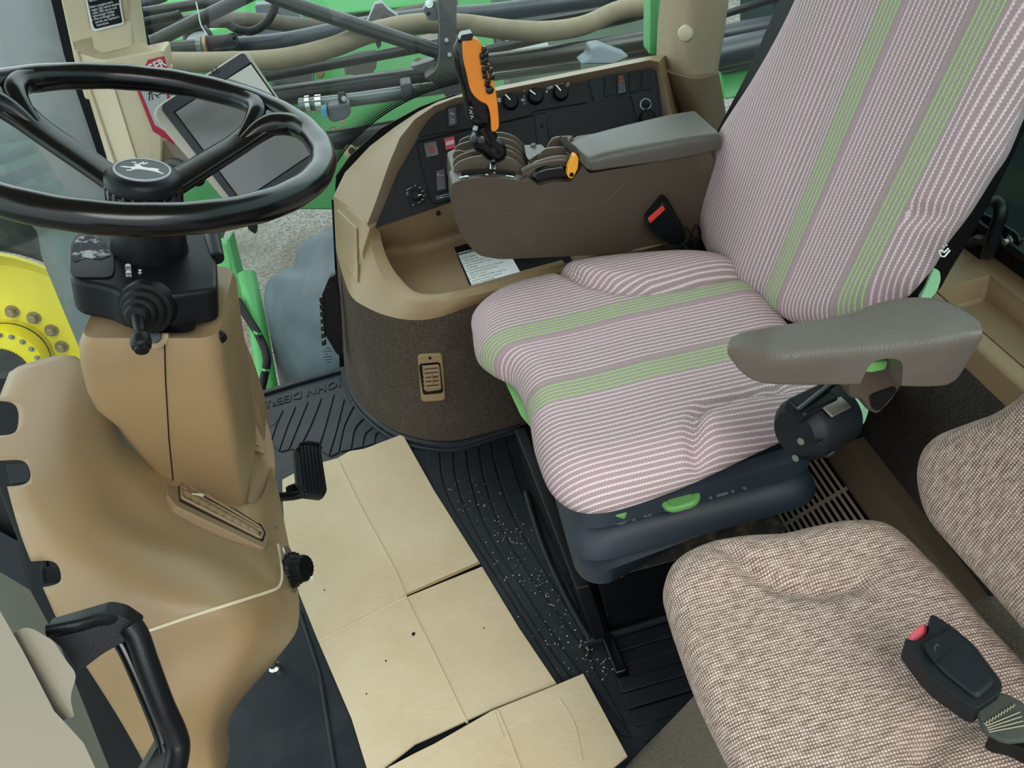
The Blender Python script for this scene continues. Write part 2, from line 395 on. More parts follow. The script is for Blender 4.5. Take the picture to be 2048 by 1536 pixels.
def glass(name, tint, gl=.9, alpha=.9, haze=0):
    m = bpy.data.materials.new(name); m.use_nodes = True; t = m.node_tree; t.nodes.clear(); o = t.nodes.new('ShaderNodeOutputMaterial')
    tr = t.nodes.new('ShaderNodeBsdfTransparent'); tr.inputs[0].default_value = tint; g = t.nodes.new('ShaderNodeBsdfGlossy'); g.inputs['Roughness'].default_value = .02
    lw = t.nodes.new('ShaderNodeLayerWeight'); lw.inputs[0].default_value = .5; pw = t.nodes.new('ShaderNodeMath'); pw.operation = 'POWER'; pw.inputs[1].default_value = 4; t.links.new(lw.outputs['Facing'], pw.inputs[0]); fr = t.nodes.new('ShaderNodeMath'); fr.operation = 'MULTIPLY_ADD'; fr.inputs[1].default_value = .5; fr.inputs[2].default_value = .03; t.links.new(pw.outputs[0], fr.inputs[0]); mx = t.nodes.new('ShaderNodeMixShader')
    t.links.new(fr.outputs[0], mx.inputs[0]); t.links.new(tr.outputs[0], mx.inputs[1]); t.links.new(g.outputs[0], mx.inputs[2]); last = mx
    if haze:
        df = t.nodes.new('ShaderNodeBsdfDiffuse'); df.inputs[0].default_value = (.62, .68, .68, 1); m2 = t.nodes.new('ShaderNodeMixShader'); m2.inputs[0].default_value = haze
        t.links.new(mx.outputs[0], m2.inputs[1]); t.links.new(df.outputs[0], m2.inputs[2]); last = m2
    t.links.new(last.outputs[0], o.inputs[0]); return m
M['glass'] = glass('side_glass', (.9, .96, .95, 1), haze=.015)
M['glassf'] = glass('front_glass', (.88, .95, .94, 1), haze=.015)
M['glassdk'] = glass('rear_glass', (.62, .74, .72, 1), haze=.01)
def frit():
    m = glass('frit_dots', (.95, .98, .97, 1)); t = m.node_tree; return m
def P(px, fn, *a): return [fn(x, y, *a) for x, y in px]
def screw(name, p, ax, r, mat, parent, **k):
    return obj(name, lathe([(r, 0), (r, r*.5), (r*.8, r*.75), (r*.35, r*.75), (r*.3, r*.45), (0, r*.45)], p, ax, 18), mat, parent, sharp=40, **k)
def hexbolt(p, ax, r, h=None):
    h = h or r*.8
    return merge(lathe([(r*1.5, 0), (r*1.5, r*.22), (r*1.1, r*.22)], p, ax, 18), lathe([(r, r*.2), (r, h), (r*.85, h+r*.12)], p, ax, 6))
# ================================================================= SETTING
FZ = -.012
struct('floor', box((-.02, .75, FZ-.03), (1.3, 1.74, .06)), M['darkbox'])
struct('ceiling', box((-.02, .8, 1.82), (1.7, 1.9, .06)), M['pillar'])
# right-hand side glass, windscreen, rear glass
g = struct('window_1', box((.18, 1.645, .86), (1.5, .006, 1.85)), M['glass'])
g2 = struct('window_2', box((-.80, .87, .86), (.006, 1.45, 1.86)), M['glassf'])
g3 = struct('window_3', box((.705, .62, 1.10), (.006, 1.8, 1.15)), M['glassdk'])
# black frit edge of the side glass beside the console
fr = [(668, 330), (700, 285), (760, 232), (830, 192), (900, 168), (985, 152)]
dots = MB()
fr3 = cat_([Yp(x, y, 1.641) for x, y in fr], 130, False)
for i in range(1, 129):
    tg = (fr3[i+1]-fr3[i-1]).normalized(); nn_ = V((-tg.z, 0, tg.x))
    for j in range(9):
        s = .0018-.00016*j
        q = fr3[i]+nn_*(.0042*j-.002)+tg*(.0021 if j % 2 else 0); dots.add([q+V((-s, 0, -s)), q+V((s, 0, -s)), q+V((s, 0, s)), q+V((-s, 0, s))], [(0, 1, 2, 3)])
obj('frit_dots', dots, M['seal'], g, kind='stuff', clean=False)
blk = P([(672, 352), (700, 312), (760, 258), (840, 214), (905, 190), (990, 175), (990, 215), (860, 300), (700, 420), (668, 420)], Yp, 1.639)
obj('frit_band', prism(blk, V((0, .003, 0))), M['seal'], g)
# frit and seal under the console's left end
obj('frit_edge', prism(P([(663, 400), (672, 400), (690, 745), (680, 745)], Yp, 1.636), V((0, .003, 0))), M['seal'], g)
# rear right post (B-pillar): padded cover above, plastic cover below
post = MB()
def pilsec(px, y, wd, dp, r):
    pass
pp = [Yp(1348, -60, 1.52), Yp(1340, 140, 1.52), Yp(1372, 165, 1.46), Yp(1432, 165, 1.46), Yp(1472, -60, 1.46), Yp(1376, -60, 1.44)]
def column(front, back, r=.02):   # loft of quad sections
    return grid([rnd(q, r) + [] for q in front], closed=True)
def quadloft(sections, r, caps=True):
    rows = [rnd(s, r, 5) for s in sections]; n = len(rows[0]); m_ = grid(rows, closed=True)
    if caps: m_.f += [tuple(range(n)), tuple(range((len(rows)-1)*n, len(rows)*n))[::-1]]
    return m_
def psec(xl, xm, xr, y_px, yy=1.50, mid=.055):
    a = Yp(xl, y_px, yy+.03); b = Yp(xm, y_px+14, yy-mid*.6); c = Yp(xr, y_px, yy); a2 = a+V((0, .1, 0)); c2 = c+V((.0, .13, 0))
    return [a, b, c, c2, a2]
tr1 = thing('trim_1', Yp(1400, 60, 1.5), 'grey-beige padded rear right cab pillar cover beside the driver seat backrest', 'pillar cover', kind='structure')
secs = [psec(1356, 1392, 1475, -120), psec(1352, 1386, 1466, 0), psec(1344, 1382, 1455, 80), psec(1340, 1392, 1442, 148)]
def padcloth():
    q = NT('embossed_pillar_cloth'); q.set(.7, 0, .3); q.base(S(164, 148, 124)); tc = q.n('ShaderNodeTexCoord'); vo = q.n('ShaderNodeTexVoronoi'); vo.inputs['Scale'].default_value = 330; vo.inputs['Randomness'].default_value = .1
    q.l(tc.outputs['Object'], vo.inputs['Vector']); q.bump(vo.outputs['Distance'], .7, .002); return q.m
M['padcloth'] = padcloth()
obj('padded_cover', quadloft(secs, [.012, .03, .03, .01, .01]), M['padcloth'], tr1)
c_ = Yp(1372, 66, 1.488); obj('cap_button', lathe([(.0155, -.01), (.0155, .004), (.013, .008), (.006, .0105), (0, .011)], c_, (-.55, -.8, .1), 28), M['pillar'], tr1, label='round beige cap button')
low = [psec(1338, 1392, 1444, 146, 1.485, .075), psec(1344, 1398, 1450, 175, 1.485, .075), psec(1372, 1412, 1462, 250, 1.485, .075), psec(1400, 1440, 1500, 420, 1.485, .075)]
obj('lower_cover', quadloft(low, [.012, .03, .03, .01, .01]), M['band'], tr1)
# black seal and green outer post beside it
st_ = thing('trim_2', Yp(1340, 50, 1.62), 'black rubber window seal along the rear right pillar', 'window seal', kind='structure')
obj('seal_strip', prism(rnd(P([(1344, -90), (1364, -90), (1352, 100), (1334, 118), (1328, 108)], Yp, 1.60), .01), V((0, .03, 0))), M['seal'], st_)
# front right pillar (A-pillar)
t3 = thing('trim_3', Yp(230, 330, 1.44), 'cream beige front right cab pillar cover carrying warning labels', 'pillar cover', kind='structure')
YA = 1.42
def prf(px, y0, back): return prism(rnd(P(px, Yp, y0), .006), V((0, back, 0)))
obj('upper_cover', prf([(104, -80), (250, -80), (262, 40), (275, 120), (330, 160), (300, 200), (170, 200), (152, 140)], YA+.035, .09), M['pillar'], t3, bevel=.008)
obj('raised_rib', quadloft([P([(150, -90), (185, -90), (252, -90), (262, -90)], Yp, YA+.0), P([(178, 60), (196, 62), (258, 50), (264, 40)], Yp, YA), P([(186, 96), (205, 106), (262, 92), (266, 80)], Yp, YA+.005)], .004), M['pillar'], t3, bevel=.006)
obj('front_cover', prf([(150, 104), (160, 112), (172, 130), (212, 124), (326, 100), (331, 130), (322, 240), (316, 350), (236, 350), (150, 100)], YA+.02, .06), M['pillar'], t3, bevel=.006)
obj('ledge', quadloft([[Yp(152, 101, YA+.03), Yp(212, 124, YA-.01), Yp(325, 102, YA-.01), Yp(262, 76, YA+.05)], [Yp(152, 101, YA+.03)+V((0, 0, -.03)), Yp(212, 124, YA-.01)+V((0, 0, -.03)), Yp(325, 102, YA-.01)+V((0, 0, -.03)), Yp(262, 76, YA+.05)+V((0, 0, -.03))]], .004), M['pillar'], t3, bevel=.004)
low1 = [[Yp(136, 60, YA+.05), Yp(150, 104, YA+.02), Yp(212, 124, YA-.008), Yp(262, 120, YA-.008), Yp(326, 102, YA-.008), Yp(330, 110, YA+.09), Yp(150, 60, YA+.09)],
        [Yp(224, 352, YA+.05), Yp(238, 354, YA+.02), Yp(282, 352, YA-.008), Yp(312, 350, YA-.008), Yp(322, 348, YA-.006), Yp(372, 345, YA+.09), Yp(236, 345, YA+.09)]]
obj('lower_cover', quadloft(low1, .003), M['pillar'], t3, bevel=.003)
obj('panel_seam', tube([Yp(213, 125, YA-.0095), Yp(240, 210, YA-.0095), Yp(284, 352, YA-.0095)], .0007, 6), M['band'], t3)
obj('front_lip', tube([Yp(152, 100, YA+.016), Yp(190, 210, YA+.016), Yp(238, 352, YA+.016)], .003, 8), M['pillar'], t3)
obj('kick_cover', prf([(306, 250), (330, 285), (372, 345), (330, 352), (308, 340)], YA+.0, .05), M['band'], t3, bevel=.003)
t4 = thing('trim_4', Yp(140, 100, YA+.1), 'black windscreen seal in front of the cream pillar', 'window seal', kind='structure')
obj('seal_strip', prism(P([(88, -60), (110, -60), (152, 110), (236, 352), (226, 372), (210, 352), (128, 110)], Yp, YA+.05), V((0, .02, 0))), M['seal'], t4)
tF = thing('trim_5', Yp(280, 20, 1.6), 'black painted glass edge behind the cream pillar with an emergency exit pictogram', 'window edge', kind='structure')
obj('painted_edge', prism(P([(238, -60), (262, -60), (275, -60), (288, 40), (300, 92), (280, 84), (262, 74), (250, 0)], Yp, 1.62), V((0, .004, 0))), M['seal'], tF)
def fig(p0, yy, s):   # running person pictogram as flat strokes
    pt = lambda x, y: Yp(p0[0]+x*s, p0[1]+y*s, yy)
    ms = [strip([pt(a, b), pt(c, d)], wd, .0006, (0, -1, 0)) for a, b, c, d, wd in ((4, -10, 9, 1, .006), (9, 1, 3, 7, .004), (9, 1, 14, 6, .004), (14, 6, 18, 14, .004), (3, 7, 4, 14, .004), (4, -9, -3, -5, .003), (5, -9, 13, -6, .003), (-7, -17, 16, -20, .0016), (-2, 18, 24, 16, .0016), (16, -20, 24, 16, .0016))]
    ms.append(lathe([(.0035, 0), (.0035, .0006)], pt(1, -14), (0, -1, 0), 16)); return merge(*ms)
M['exitgrey'] = plastic('dark_grey_print', (52, 58, 60), .5, 100, 0)
obj('exit_pictogram', fig((262, 27), 1.617, 1.1), M['greyprint'] if False else M['exitgrey'], tF)
# labels on the pillar
lab = thing('warning_label', Yp(215, 20, YA-.01), 'black instruction label with white border and engine idling text on upper cream pillar', 'label', 'safety labels on the front pillar')
pts = rnd(P([(158, -60), (236, -60), (243, 14), (249, 48), (188, 63), (182, 52)], Yp, YA-.004), .004)
obj('border', prism(pts, V((0, -.0012, 0))), M['white'], lab)
pts = rnd(P([(162, -60), (232, -60), (239, 14), (245, 45), (190, 58), (186, 50)], Yp, YA-.0056), .003)
obj('face', prism(pts, V((0, -.0006, 0))), M['seal'], lab)
xd = Yp(249, 48, YA) - Yp(188, 63, YA); yd = Yp(185, 0, YA) - Yp(200, 52, YA); tx = MB()
for s_, x, y in (('lubrication.', 179, 4), ('3. Before stopping warm', 176, 18), ('   engine. Idle several minutes', 179, 24), ('   under 1000 rpm to cool', 181, 30), ('   turbocharger turbine.', 182, 36), ('4. After prolonged idle', 184, 42), ('   periods, see Operator\'s', 187, 48), ('   instructions.', 190, 54)):
    tx.join(text(s_, Yp(x, y, YA-.0066), xd, yd, .0054, .0003, .78))
obj('lettering', tx, M['white'], lab)
lab2 = thing('warning_label', Yp(320, 160, YA-.01), 'red bordered danger label with pictogram behind the steering wheel rim on cream pillar', 'label', 'safety labels on the front pillar')
obj('border', prism(P([(296, 120), (329, 112), (334, 135), (350, 290), (306, 262), (272, 175)], Yp, YA-.0135), V((0, -.001, 0))), M['crimson'], lab2)
obj('pictogram_panel', prism(P([(278, 172), (330, 165), (335, 200), (330, 262), (310, 250)], Yp, YA-.0150), V((0, -.0006, 0))), M['greyprint'], lab2)
xd2 = Yp(334, 130, YA)-Yp(278, 158, YA); yd2 = Yp(318, 112, YA)-Yp(322, 134, YA)
obj('lettering', text('DANGER', Yp(262, 166, YA-.0152), xd2, yd2, .0185, .0004, .95, bold=.0004), M['white'], lab2)
pk = lambda x, y: Yp(x, y, YA-.0160)
obj('pictogram', merge(*[strip([pk(a, b), pk(c, d)], .0014, .0005, (0, -1, 0)) for a, b, c, d in ((286, 178, 312, 180), (300, 180, 298, 201), (303, 182, 305, 200), (296, 188, 304, 182), (308, 188, 318, 196), (310, 182, 330, 188), (312, 192, 328, 184))]), M['seal'], lab2)

# ================================================================= REAR of the cab
XR = .55
rw = thing('wall_rear', (XR, .7, .3), 'rear cab wall with dark carpet below a tan window sill', 'wall', kind='structure')
obj('carpet_panel', box((XR+.02, .62, .283), (.02, 1.5, .346)), M['carpetdk'], rw)
# sill with a sunken tray, x .55 - .69
sy0, sy1 = -.08, 1.2
a0 = [V((.555, y, .50)) for y in (sy0, .40, .74, sy1)]
sill = MB()
def quadx(a, b, c, d): sill.add([a, b, c, d], [(0, 1, 2, 3)])
X0, X1, X2, X3 = .552, .574, .648, .70; z0 = .50; zt = .468; ya, yb = .30, .735
quadx(V((X0, sy0, z0)), V((X1, sy0, z0)), V((X1, sy1, z0)), V((X0, sy1, z0)))
quadx(V((X2, sy0, z0)), V((X3, sy0, z0)), V((X3, sy1, z0)), V((X2, sy1, z0)))
quadx(V((X1, yb, z0)), V((X2, yb, z0)), V((X2, sy1, z0)), V((X1, sy1, z0)))
quadx(V((X1, sy0, z0)), V((X2, sy0, z0)), V((X2, ya, z0)), V((X1, ya, z0)))
b_ = .008
quadx(V((X1+b_, ya+b_, zt)), V((X2-b_, ya+b_, zt)), V((X2-b_, yb-b_, zt)), V((X1+b_, yb-b_, zt)))
for (p, q_) in (((X1, ya), (X1+b_, ya+b_)),): pass
cr = [(X1, ya), (X2, ya), (X2, yb), (X1, yb)]; ci = [(X1+b_, ya+b_), (X2-b_, ya+b_), (X2-b_, yb-b_), (X1+b_, yb-b_)]
for i in range(4):
    j = (i+1) % 4; quadx(V((*cr[i], z0)), V((*cr[j], z0)), V((*ci[j], zt)), V((*ci[i], zt)))
quadx(V((X0, sy0, z0)), V((X0, sy1, z0)), V((X0, sy1, .455)), V((X0, sy0, .455)))
quadx(V((X0, sy0, .455)), V((X0, sy1, .455)), V((X0+.015, sy1, .45)), V((X0+.015, sy0, .45)))
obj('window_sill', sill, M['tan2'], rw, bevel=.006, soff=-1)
# beam at the wall's foot
obj('foot_beam', prism([V((.575, -.05, .148)), V((.556, -.05, .145)), V((.532, -.05, .138)), V((.510, -.05, .092)), V((.515, -.05, .07)), V((.575, -.05, .07))], V((0, 1.30, 0))), M['band'], rw, bevel=.005)
gr = thing('ventilation_grille', (.44, .7, .01), 'slatted taupe floor grille between the driver seat base and the rear wall', 'grille')
gm = MB()
for i in range(15):
    x = .376+i*.0092; gm.join(box((x, .62, .012+i*.0048), (.0048, .80, .007), Matrix.Rotation(-.45, 3, 'Y')))
M['slat'] = plastic('grille_taupe', (176, 162, 142), .35, 400, .05)
obj('slats', gm, M['slat'], gr)
obj('slat_gaps', prism([V((.366, .22, .002)), V((.516, .22, .078)), V((.516, 1.02, .078)), V((.366, 1.02, .002))], V((0, 0, -.006))), M['seal'], gr)
for i in range(5):
    y = .32+i*.15; obj('cross_rib', box((.440, y, .0445), (.165, .005, .006), Matrix.Rotation(-.48, 3, 'Y')), M['slat'], gr)
# rear window frame and latch
t6 = thing('trim_6', (.68, .8, .51), 'black rubber lower frame of the rear window', 'window frame', kind='structure')
obj('seal_strip', box((.69, .6, .515), (.03, 1.4, .03)), M['seal'], t6, bevel=.006)
obj('inner_lip', box((.672, .6, .535), (.008, 1.4, .012)), M['panel2'], t6, bevel=.003)
hd = thing('window_handle', Xp(1975, 500, .68), 'black curved latch handle bolted to the rear window beside the backrest', 'handle')
hp = [Xp(x, y, .64) for x, y in ((1990, 402), (2003, 420), (1998, 440), (1990, 470), (1983, 500), (1970, 512))]
obj('grip', tube(cat_([Xp(x, y, X) for x, y, X in ((1976, 400, .665), (1996, 404, .645), (2002, 425, .64), (1992, 455, .64), (1982, 490, .64), (1974, 512, .65))], 22, False), [.006]+[.0085]*20+[.0075], 14), M['blk'], hd, sub=1)
obj('hook', merge(tube(cat_([Xp(1944, 486, .66), Xp(1955, 478, .65), Xp(1972, 482, .645), Xp(1984, 470, .642)], 10, False), .0065, 10)), M['blk'], hd)
obj('mount_plate', prism(rnd([Xp(x, y, .678) for x, y in ((1946, 425), (1975, 430), (2035, 470), (2040, 492), (2012, 498), (1950, 456))], .012), V((.006, 0, 0))), M['blk'], hd, bevel=.002)
for x, y in ((1955, 444), (2018, 482)):
    k_ = obj('mount_washer', lathe([(.011, 0), (.011, .004), (.007, .006), (.0, .006)], Xp(x, y, .678), (-1, 0, 0), 24), M['seal'], hd)
    obj('nut', hexbolt(Xp(x, y, .673), (-1, 0, 0), .0045, .007), M['steel'], k_)
obj('hinge_foot', prism(rnd([Xp(x, y, .66) for x, y in ((1905, 478), (1925, 480), (1962, 515), (1950, 532), (1915, 515))], .006), V((.02, 0, 0))), M['blk'], hd, bevel=.003)

# ================================================================= FLOOR MAT
mt = thing('floor_mat', (-.1, .8, FZ), 'black grooved rubber floor mat with raised lettering under the cardboard', 'floor mat')
base = P([(497, 797), (695, 738), (760, 780), (1100, 780), (1200, 900), (1700, 900), (1700, 1700), (560, 1700), (430, 1500), (560, 1200)], Zp, -.009)
obj('mat_base', prism(base, V((0, 0, .004))), M['mat'], mt)
edge = P([(497, 798), (600, 766), (694, 739)], Zp, -.004)
obj('raised_edge', strip(edge, .016, .009, (0, 0, 1)), M['mat'], mt, bevel=.003)
lip = cat_(P([(688, 742), (700, 775), (722, 812), (760, 848), (800, 872), (850, 886), (905, 890), (955, 878), (1040, 850)], Zp, 0), 40, False)
obj('console_lip', merge(tube(lip, .009, 8), tube([q+V((-.006, -.012, -.004)) for q in lip], .006, 8)), M['mat'], mt)
ribs = []
gA = [[(520, 880), (530, 840), (540, 815)], [(543, 890), (556, 850), (569, 822)], [(560, 905), (575, 860), (594, 813)], [(580, 900), (600, 850), (619, 803)], [(600, 900), (625, 850), (646, 796)], [(640, 900), (655, 850), (671, 788)], [(660, 915), (676, 860), (691, 800)], [(680, 905), (690, 855), (711, 812)], [(705, 900), (712, 860), (732, 838)], [(728, 895), (733, 870), (753, 854)], [(752, 888), (755, 868), (775, 860)]]
gB = [[(852, 900), (858, 950), (880, 1010), (960, 1130), (1080, 1330), (1200, 1536)], [(881, 902), (886, 960), (915, 1030), (990, 1150), (1110, 1340), (1215, 1500)],
      [(906, 898), (914, 965), (945, 1050), (1020, 1175), (1130, 1340), (1240, 1470)], [(932, 890), (942, 960), (975, 1060), (1050, 1185), (1160, 1345), (1265, 1475)],
      [(957, 884), (967, 950), (1000, 1050), (1070, 1165), (1150, 1270), (1185, 1330)], [(982, 876), (993, 940), (1030, 1040), (1090, 1140), (1160, 1260), (1175, 1290)], [(1010, 870), (1030, 940), (1060, 1020), (1100, 1100), (1150, 1190), (1170, 1270)]]
def ribset(G, n):
    for a, b in zip(G[:-1], G[1:]):
        A = cat_(P(a, Zp, -.005), n, False); B = cat_(P(b, Zp, -.005), n, False)
        L = [p.lerp(q_, .07) for p, q_ in zip(A, B)]; R_ = [p.lerp(q_, .93) for p, q_ in zip(A, B)]
        ribs.append(prism(L+R_[::-1], V((0, 0, .0035))))
ribset(gA, 8); ribset(gB, 20)
for r_ in ribs: obj('tread_rib', r_, M['mat'], mt, bevel=.0012, seg=2)
pz = [((1230, 1295), (1340, 1262)), ((1245, 1322), (1362, 1287)), ((1258, 1348), (1385, 1308)), ((1240, 1375), (1400, 1328)), ((1250, 1407), (1400, 1360)), ((1268, 1440), (1420, 1392)), ((1284, 1470), (1430, 1425))]
for (a, b) in pz:
    A = Zp(*a, -.005); B = Zp(*b, -.005)+V((.06, 0, 0)); w_ = V((0, 1, 0))*.0125
    obj('foot_pad_rib', prism(rnd([A-w_, A+w_, B+w_, B-w_], .006), V((0, 0, .007))), M['mat'], mt, bevel=.0015, seg=2)
obj('foot_block', prism(rnd(P([(1205, 1283), (1226, 1276), (1257, 1350), (1234, 1358)], Zp, -.004), .004), V((0, 0, .018))), M['gloss'], mt, bevel=.004, label='raised glossy black rubber block')
bl = cat_(P([(1052, 985), (1085, 1090), (1130, 1190), (1178, 1275), (1190, 1279), (1330, 1236), (1400, 1210)], Zp, .003), 60, False)
obj('seat_base_lip', tube(bl, .007, 8), M['mat'], mt)
xd = Zp(556, 808, 0)-Zp(680, 772, 0); lp = Zp(682, 760, -.0045)
obj('raised_lettering', text('JOHN DEERE', lp, xd, V((-xd.y, xd.x, 0)), .041, .004, .9, bold=.0006), M['mat'], mt)
obj('mat_tongue', prism(rnd(P([(500, 850), (520, 828), (545, 832), (556, 845), (540, 858), (515, 862)], Zp, -.004), .015), V((0, 0, .004))), M['mat'], mt, bevel=.0015)
# plain dark mat in the foot well at the left
dm = thing('foot_well_mat', Zp(540, 1450, -.01), 'smooth black rubber foot well mat beneath the tan console left of the cardboard', 'floor mat')
obj('mat_sheet', prism(P([(600, 1180), (800, 1640), (560, 1640), (380, 1640), (380, 1300)], Zp, -.008), V((0, 0, .008))), M['mat'], dm, bevel=.002)
obj('fold_ridge', tube(P([(600, 1225), (640, 1350), (670, 1536), (690, 1640)], Zp, .001), .004, 8), M['mat'], dm)
# crumbs of dirt on the mat
cr_ = MB()
for i in range(230):
    x = random.gauss(0, 1); t = random.random(); bx = 905+t*260+x*28+30; by = 960+t*400
    q = Zp(bx, by, .001); s = random.uniform(.0004, .0013)
    cr_.join(box(q, (s*2, s*1.4, s), Matrix.Rotation(random.random()*3, 3, 'Z')))
M['crumb'] = plastic('pale_grit', (176, 170, 150), .9, 200, 0)
obj('dirt_crumbs', cr_, M['crumb'], None, label='pale grit crumbs scattered on the grooved mat beside the seat base', cat='dirt', kind='stuff')

# ================================================================= CARDBOARD
def cardsheet(px, z, th, res=None): return P(px, Zp, z)
big = [(566, 962), (592, 948), (650, 926), (676, 919), (700, 905), (730, 900), (806, 871), (870, 985), (959, 1126), (881, 1160), (808, 1193), (814, 1197), (885, 1168), (965, 1136), (1040, 1260), (1114, 1370), (985, 1420), (830, 1490), (742, 1560), (705, 1440), (637, 1282), (600, 1190), (572, 1080), (567, 1000)]
cb = obj('cardboard_sheet', prism(P(big, Zp, .0035), V((0, 0, .0045))), M['card'], None, group='cardboard on the floor', label='large flat creased sheet of brown cardboard on the floor, slit from its seat-side edge', cat='cardboard')
def crease(px, par, w_=.0022, z=.0078): return obj('crease', tube(cat_(P(px, Zp, z), 24, False), w_, 6, flat=1), M['card'], par)
crease([(676, 920), (720, 1010), (790, 1140), (815, 1200), (860, 1290), (935, 1446)], cb)
crease([(638, 1281), (700, 1250), (808, 1196)], cb, .0018)
slit = P([(810, 1190), (885, 1157), (961, 1124), (963, 1133), (885, 1168), (812, 1198)], Zp, .0079)
obj('slit_edge', strip(P([(808, 1192), (885, 1159), (960, 1126)], Zp, .0076), .004, .001, (0, 0, 1)), M['cardcut'], cb)
sm_ = [(1112, 1373), (1167, 1350), (1255, 1514), (1200, 1560), (700, 1600), (780, 1536), (833, 1508), (870, 1490), (985, 1424), (1000, 1418)]
cs = obj('cardboard_sheet', prism(P(sm_, Zp, .0095), V((0, 0, .0045))), M['card'], None, group='cardboard on the floor', label='smaller pale cardboard piece overlapping the big sheet at the photo bottom', cat='cardboard')
def crease2(px, w_): return obj('crease', tube(cat_(P(px, Zp, .0138), 20, False), w_, 6), M['card'], cs)
crease2([(996, 1422), (1020, 1480), (1050, 1560)], .0022); crease2([(1118, 1395), (1150, 1450), (1165, 1520)], .0013); crease2([(990, 1426), (1008, 1475)], .0014)
# dark scuff specks on the cardboard
for x, y, s in ((827, 1268, .004), (649, 1180, .0015), (772, 1322, .002), (733, 1388, .0016), (968, 1256, .0015)):
    obj('dirt_speck', prism([Zp(x, y, .0079)+V((s*math.cos(a)*random.uniform(.6, 1.2), s*math.sin(a)*random.uniform(.6, 1.2), 0)) for a in [k*PI/4 for k in range(8)]], V((0, 0, .0008))), M['seal'], cb)
from mathutils.bvhtree import BVHTree
def bvh_of(o):
    dg = bpy.context.evaluated_depsgraph_get(); bpy.context.view_layer.update(); e = o.evaluated_get(dg); me = e.to_mesh()
    off = ORG[o.name]; t = BVHTree.FromPolygons([v.co+off for v in me.vertices], [tuple(p.vertices) for p in me.polygons]); e.to_mesh_clear(); return t
def hit(t, x, y, off=0):
    d = ray(x, y).normalized(); loc, nr, i, ds = t.ray_cast(CAM, d)
    if loc is None: return Dp(x, y, 1), -d
    if nr.dot(d) > 0: nr = -nr
    return loc+nr*off, nr
def boolcut(o, cutters):
    for c in cutters:
        q = o.modifiers.new('cut', 'BOOLEAN'); q.object = c; q.operation = 'DIFFERENCE'; q.solver = 'EXACT'
    bpy.context.view_layer.update(); dg = bpy.context.evaluated_depsgraph_get()
    me = bpy.data.meshes.new_from_object(o.evaluated_get(dg)); o.modifiers.clear(); o.data = me
    for c in cutters: bpy.data.objects.remove(c)
# ================================================================= STEERING WHEEL
TL = math.radians(23.4); N = V((math.sin(TL), 0, math.cos(TL))); A = V((math.cos(TL), 0, -math.sin(TL))); B = V((0, 1, 0))
WC = V((-.3121, .8245, .9192))
L = lambda a, b, c=0: WC + A*a + B*b + N*c
sw = thing('steering_wheel', L(0, 0, -.04), 'glossy black two-spoke steering wheel with leaping deer emblem on its hub', 'steering wheel')
ring = [L(.188*math.cos(t), .188*math.sin(t)) for t in [2*PI*k/96 for k in range(96)]]
obj('rim', tube(ring, [.0150+.0003*math.cos(k*PI/2) for k in range(96)], 20, closed=True), M['wheelblk'], sw)
def spoke(ang):
    ca, sa = math.cos(ang), math.sin(ang); pt = lambda r, h, s=0: L(r*ca-s*sa, r*sa+s*ca, h)
    ctr = [(.03, -.062), (.06, -.051), (.09, -.040), (.12, -.029), (.145, -.017), (.165, -.007), (.185, -.001)]
    w_ = [.019, .018, .0175, .017, .019, .025, .034]; t_ = [.009, .009, .009, .009, .010, .011, .009]
    rows = []
    for (r_, h), a_, b_ in zip(ctr, w_, t_): rows.append([pt(r_, h+b_*math.copysign(abs(math.sin(q))**.55, math.sin(q))*.85, a_*math.copysign(abs(math.cos(q))**.55, math.cos(q))) for q in [2*PI*(k+.5)/16 for k in range(16)]])
    rows = cr1(rows, 20); m_ = grid(rows, closed=True); m_.f += [tuple(range(16)), tuple(range(19*16, 20*16))[::-1]]; return m_
# spoke directions from where they meet the rim in the photograph
for px in ((18, 192), (560, 228)):
    q = Pl(*px, WC, N)-WC; an = math.atan2(q.dot(B), q.dot(A)); s_ = obj('spoke', spoke(an), M['wheelblk'], sw, sharp=60)
    for sg in (-1, 1):   # webs that flow from the spoke end into the rim
        e_ = [L(.128*math.cos(an+sg*.02), .128*math.sin(an+sg*.02), -.024), L(.150*math.cos(an+sg*.05), .150*math.sin(an+sg*.05), -.010), L(.168*math.cos(an+sg*.11), .168*math.sin(an+sg*.11), -.003), L(.182*math.cos(an+sg*.22), .182*math.sin(an+sg*.22), 0), L(.188*math.cos(an+sg*.40), .188*math.sin(an+sg*.40), 0)]
        obj('spoke_web', tube(cat_(e_, 24, False), [.006+.0075*min(1, k/9) for k in range(24)], 16), M['wheelblk'], s_)
kn = obj('hub_cap', lathe([(.0375, -.058), (.039, -.053), (.039, -.047), (.0375, -.042), (.034, -.0385), (.030, -.037), (0, -.0365)], WC, N, 60, A), M['blk'], sw, sharp=80)
obj('knurled_ring', lathe([(.034, -.078), (.0375, -.076), (.0395, -.072), (.0395, -.056), (.0385, -.054)], WC, N, 144, A, knurl=-.06, kn=22), M['gloss'], sw, sharp=40)
obj('emblem_ring', merge(lathe([(.0285, -.0385), (.0285, -.0352), (.0265, -.0352), (.0265, -.0362)], WC, N, 48)), M['greyprint'], kn)
obj('emblem_disc', lathe([(.0268, -.038), (.0268, -.0357), (0, -.0357)], WC, N, 48), M['bezel'], kn)
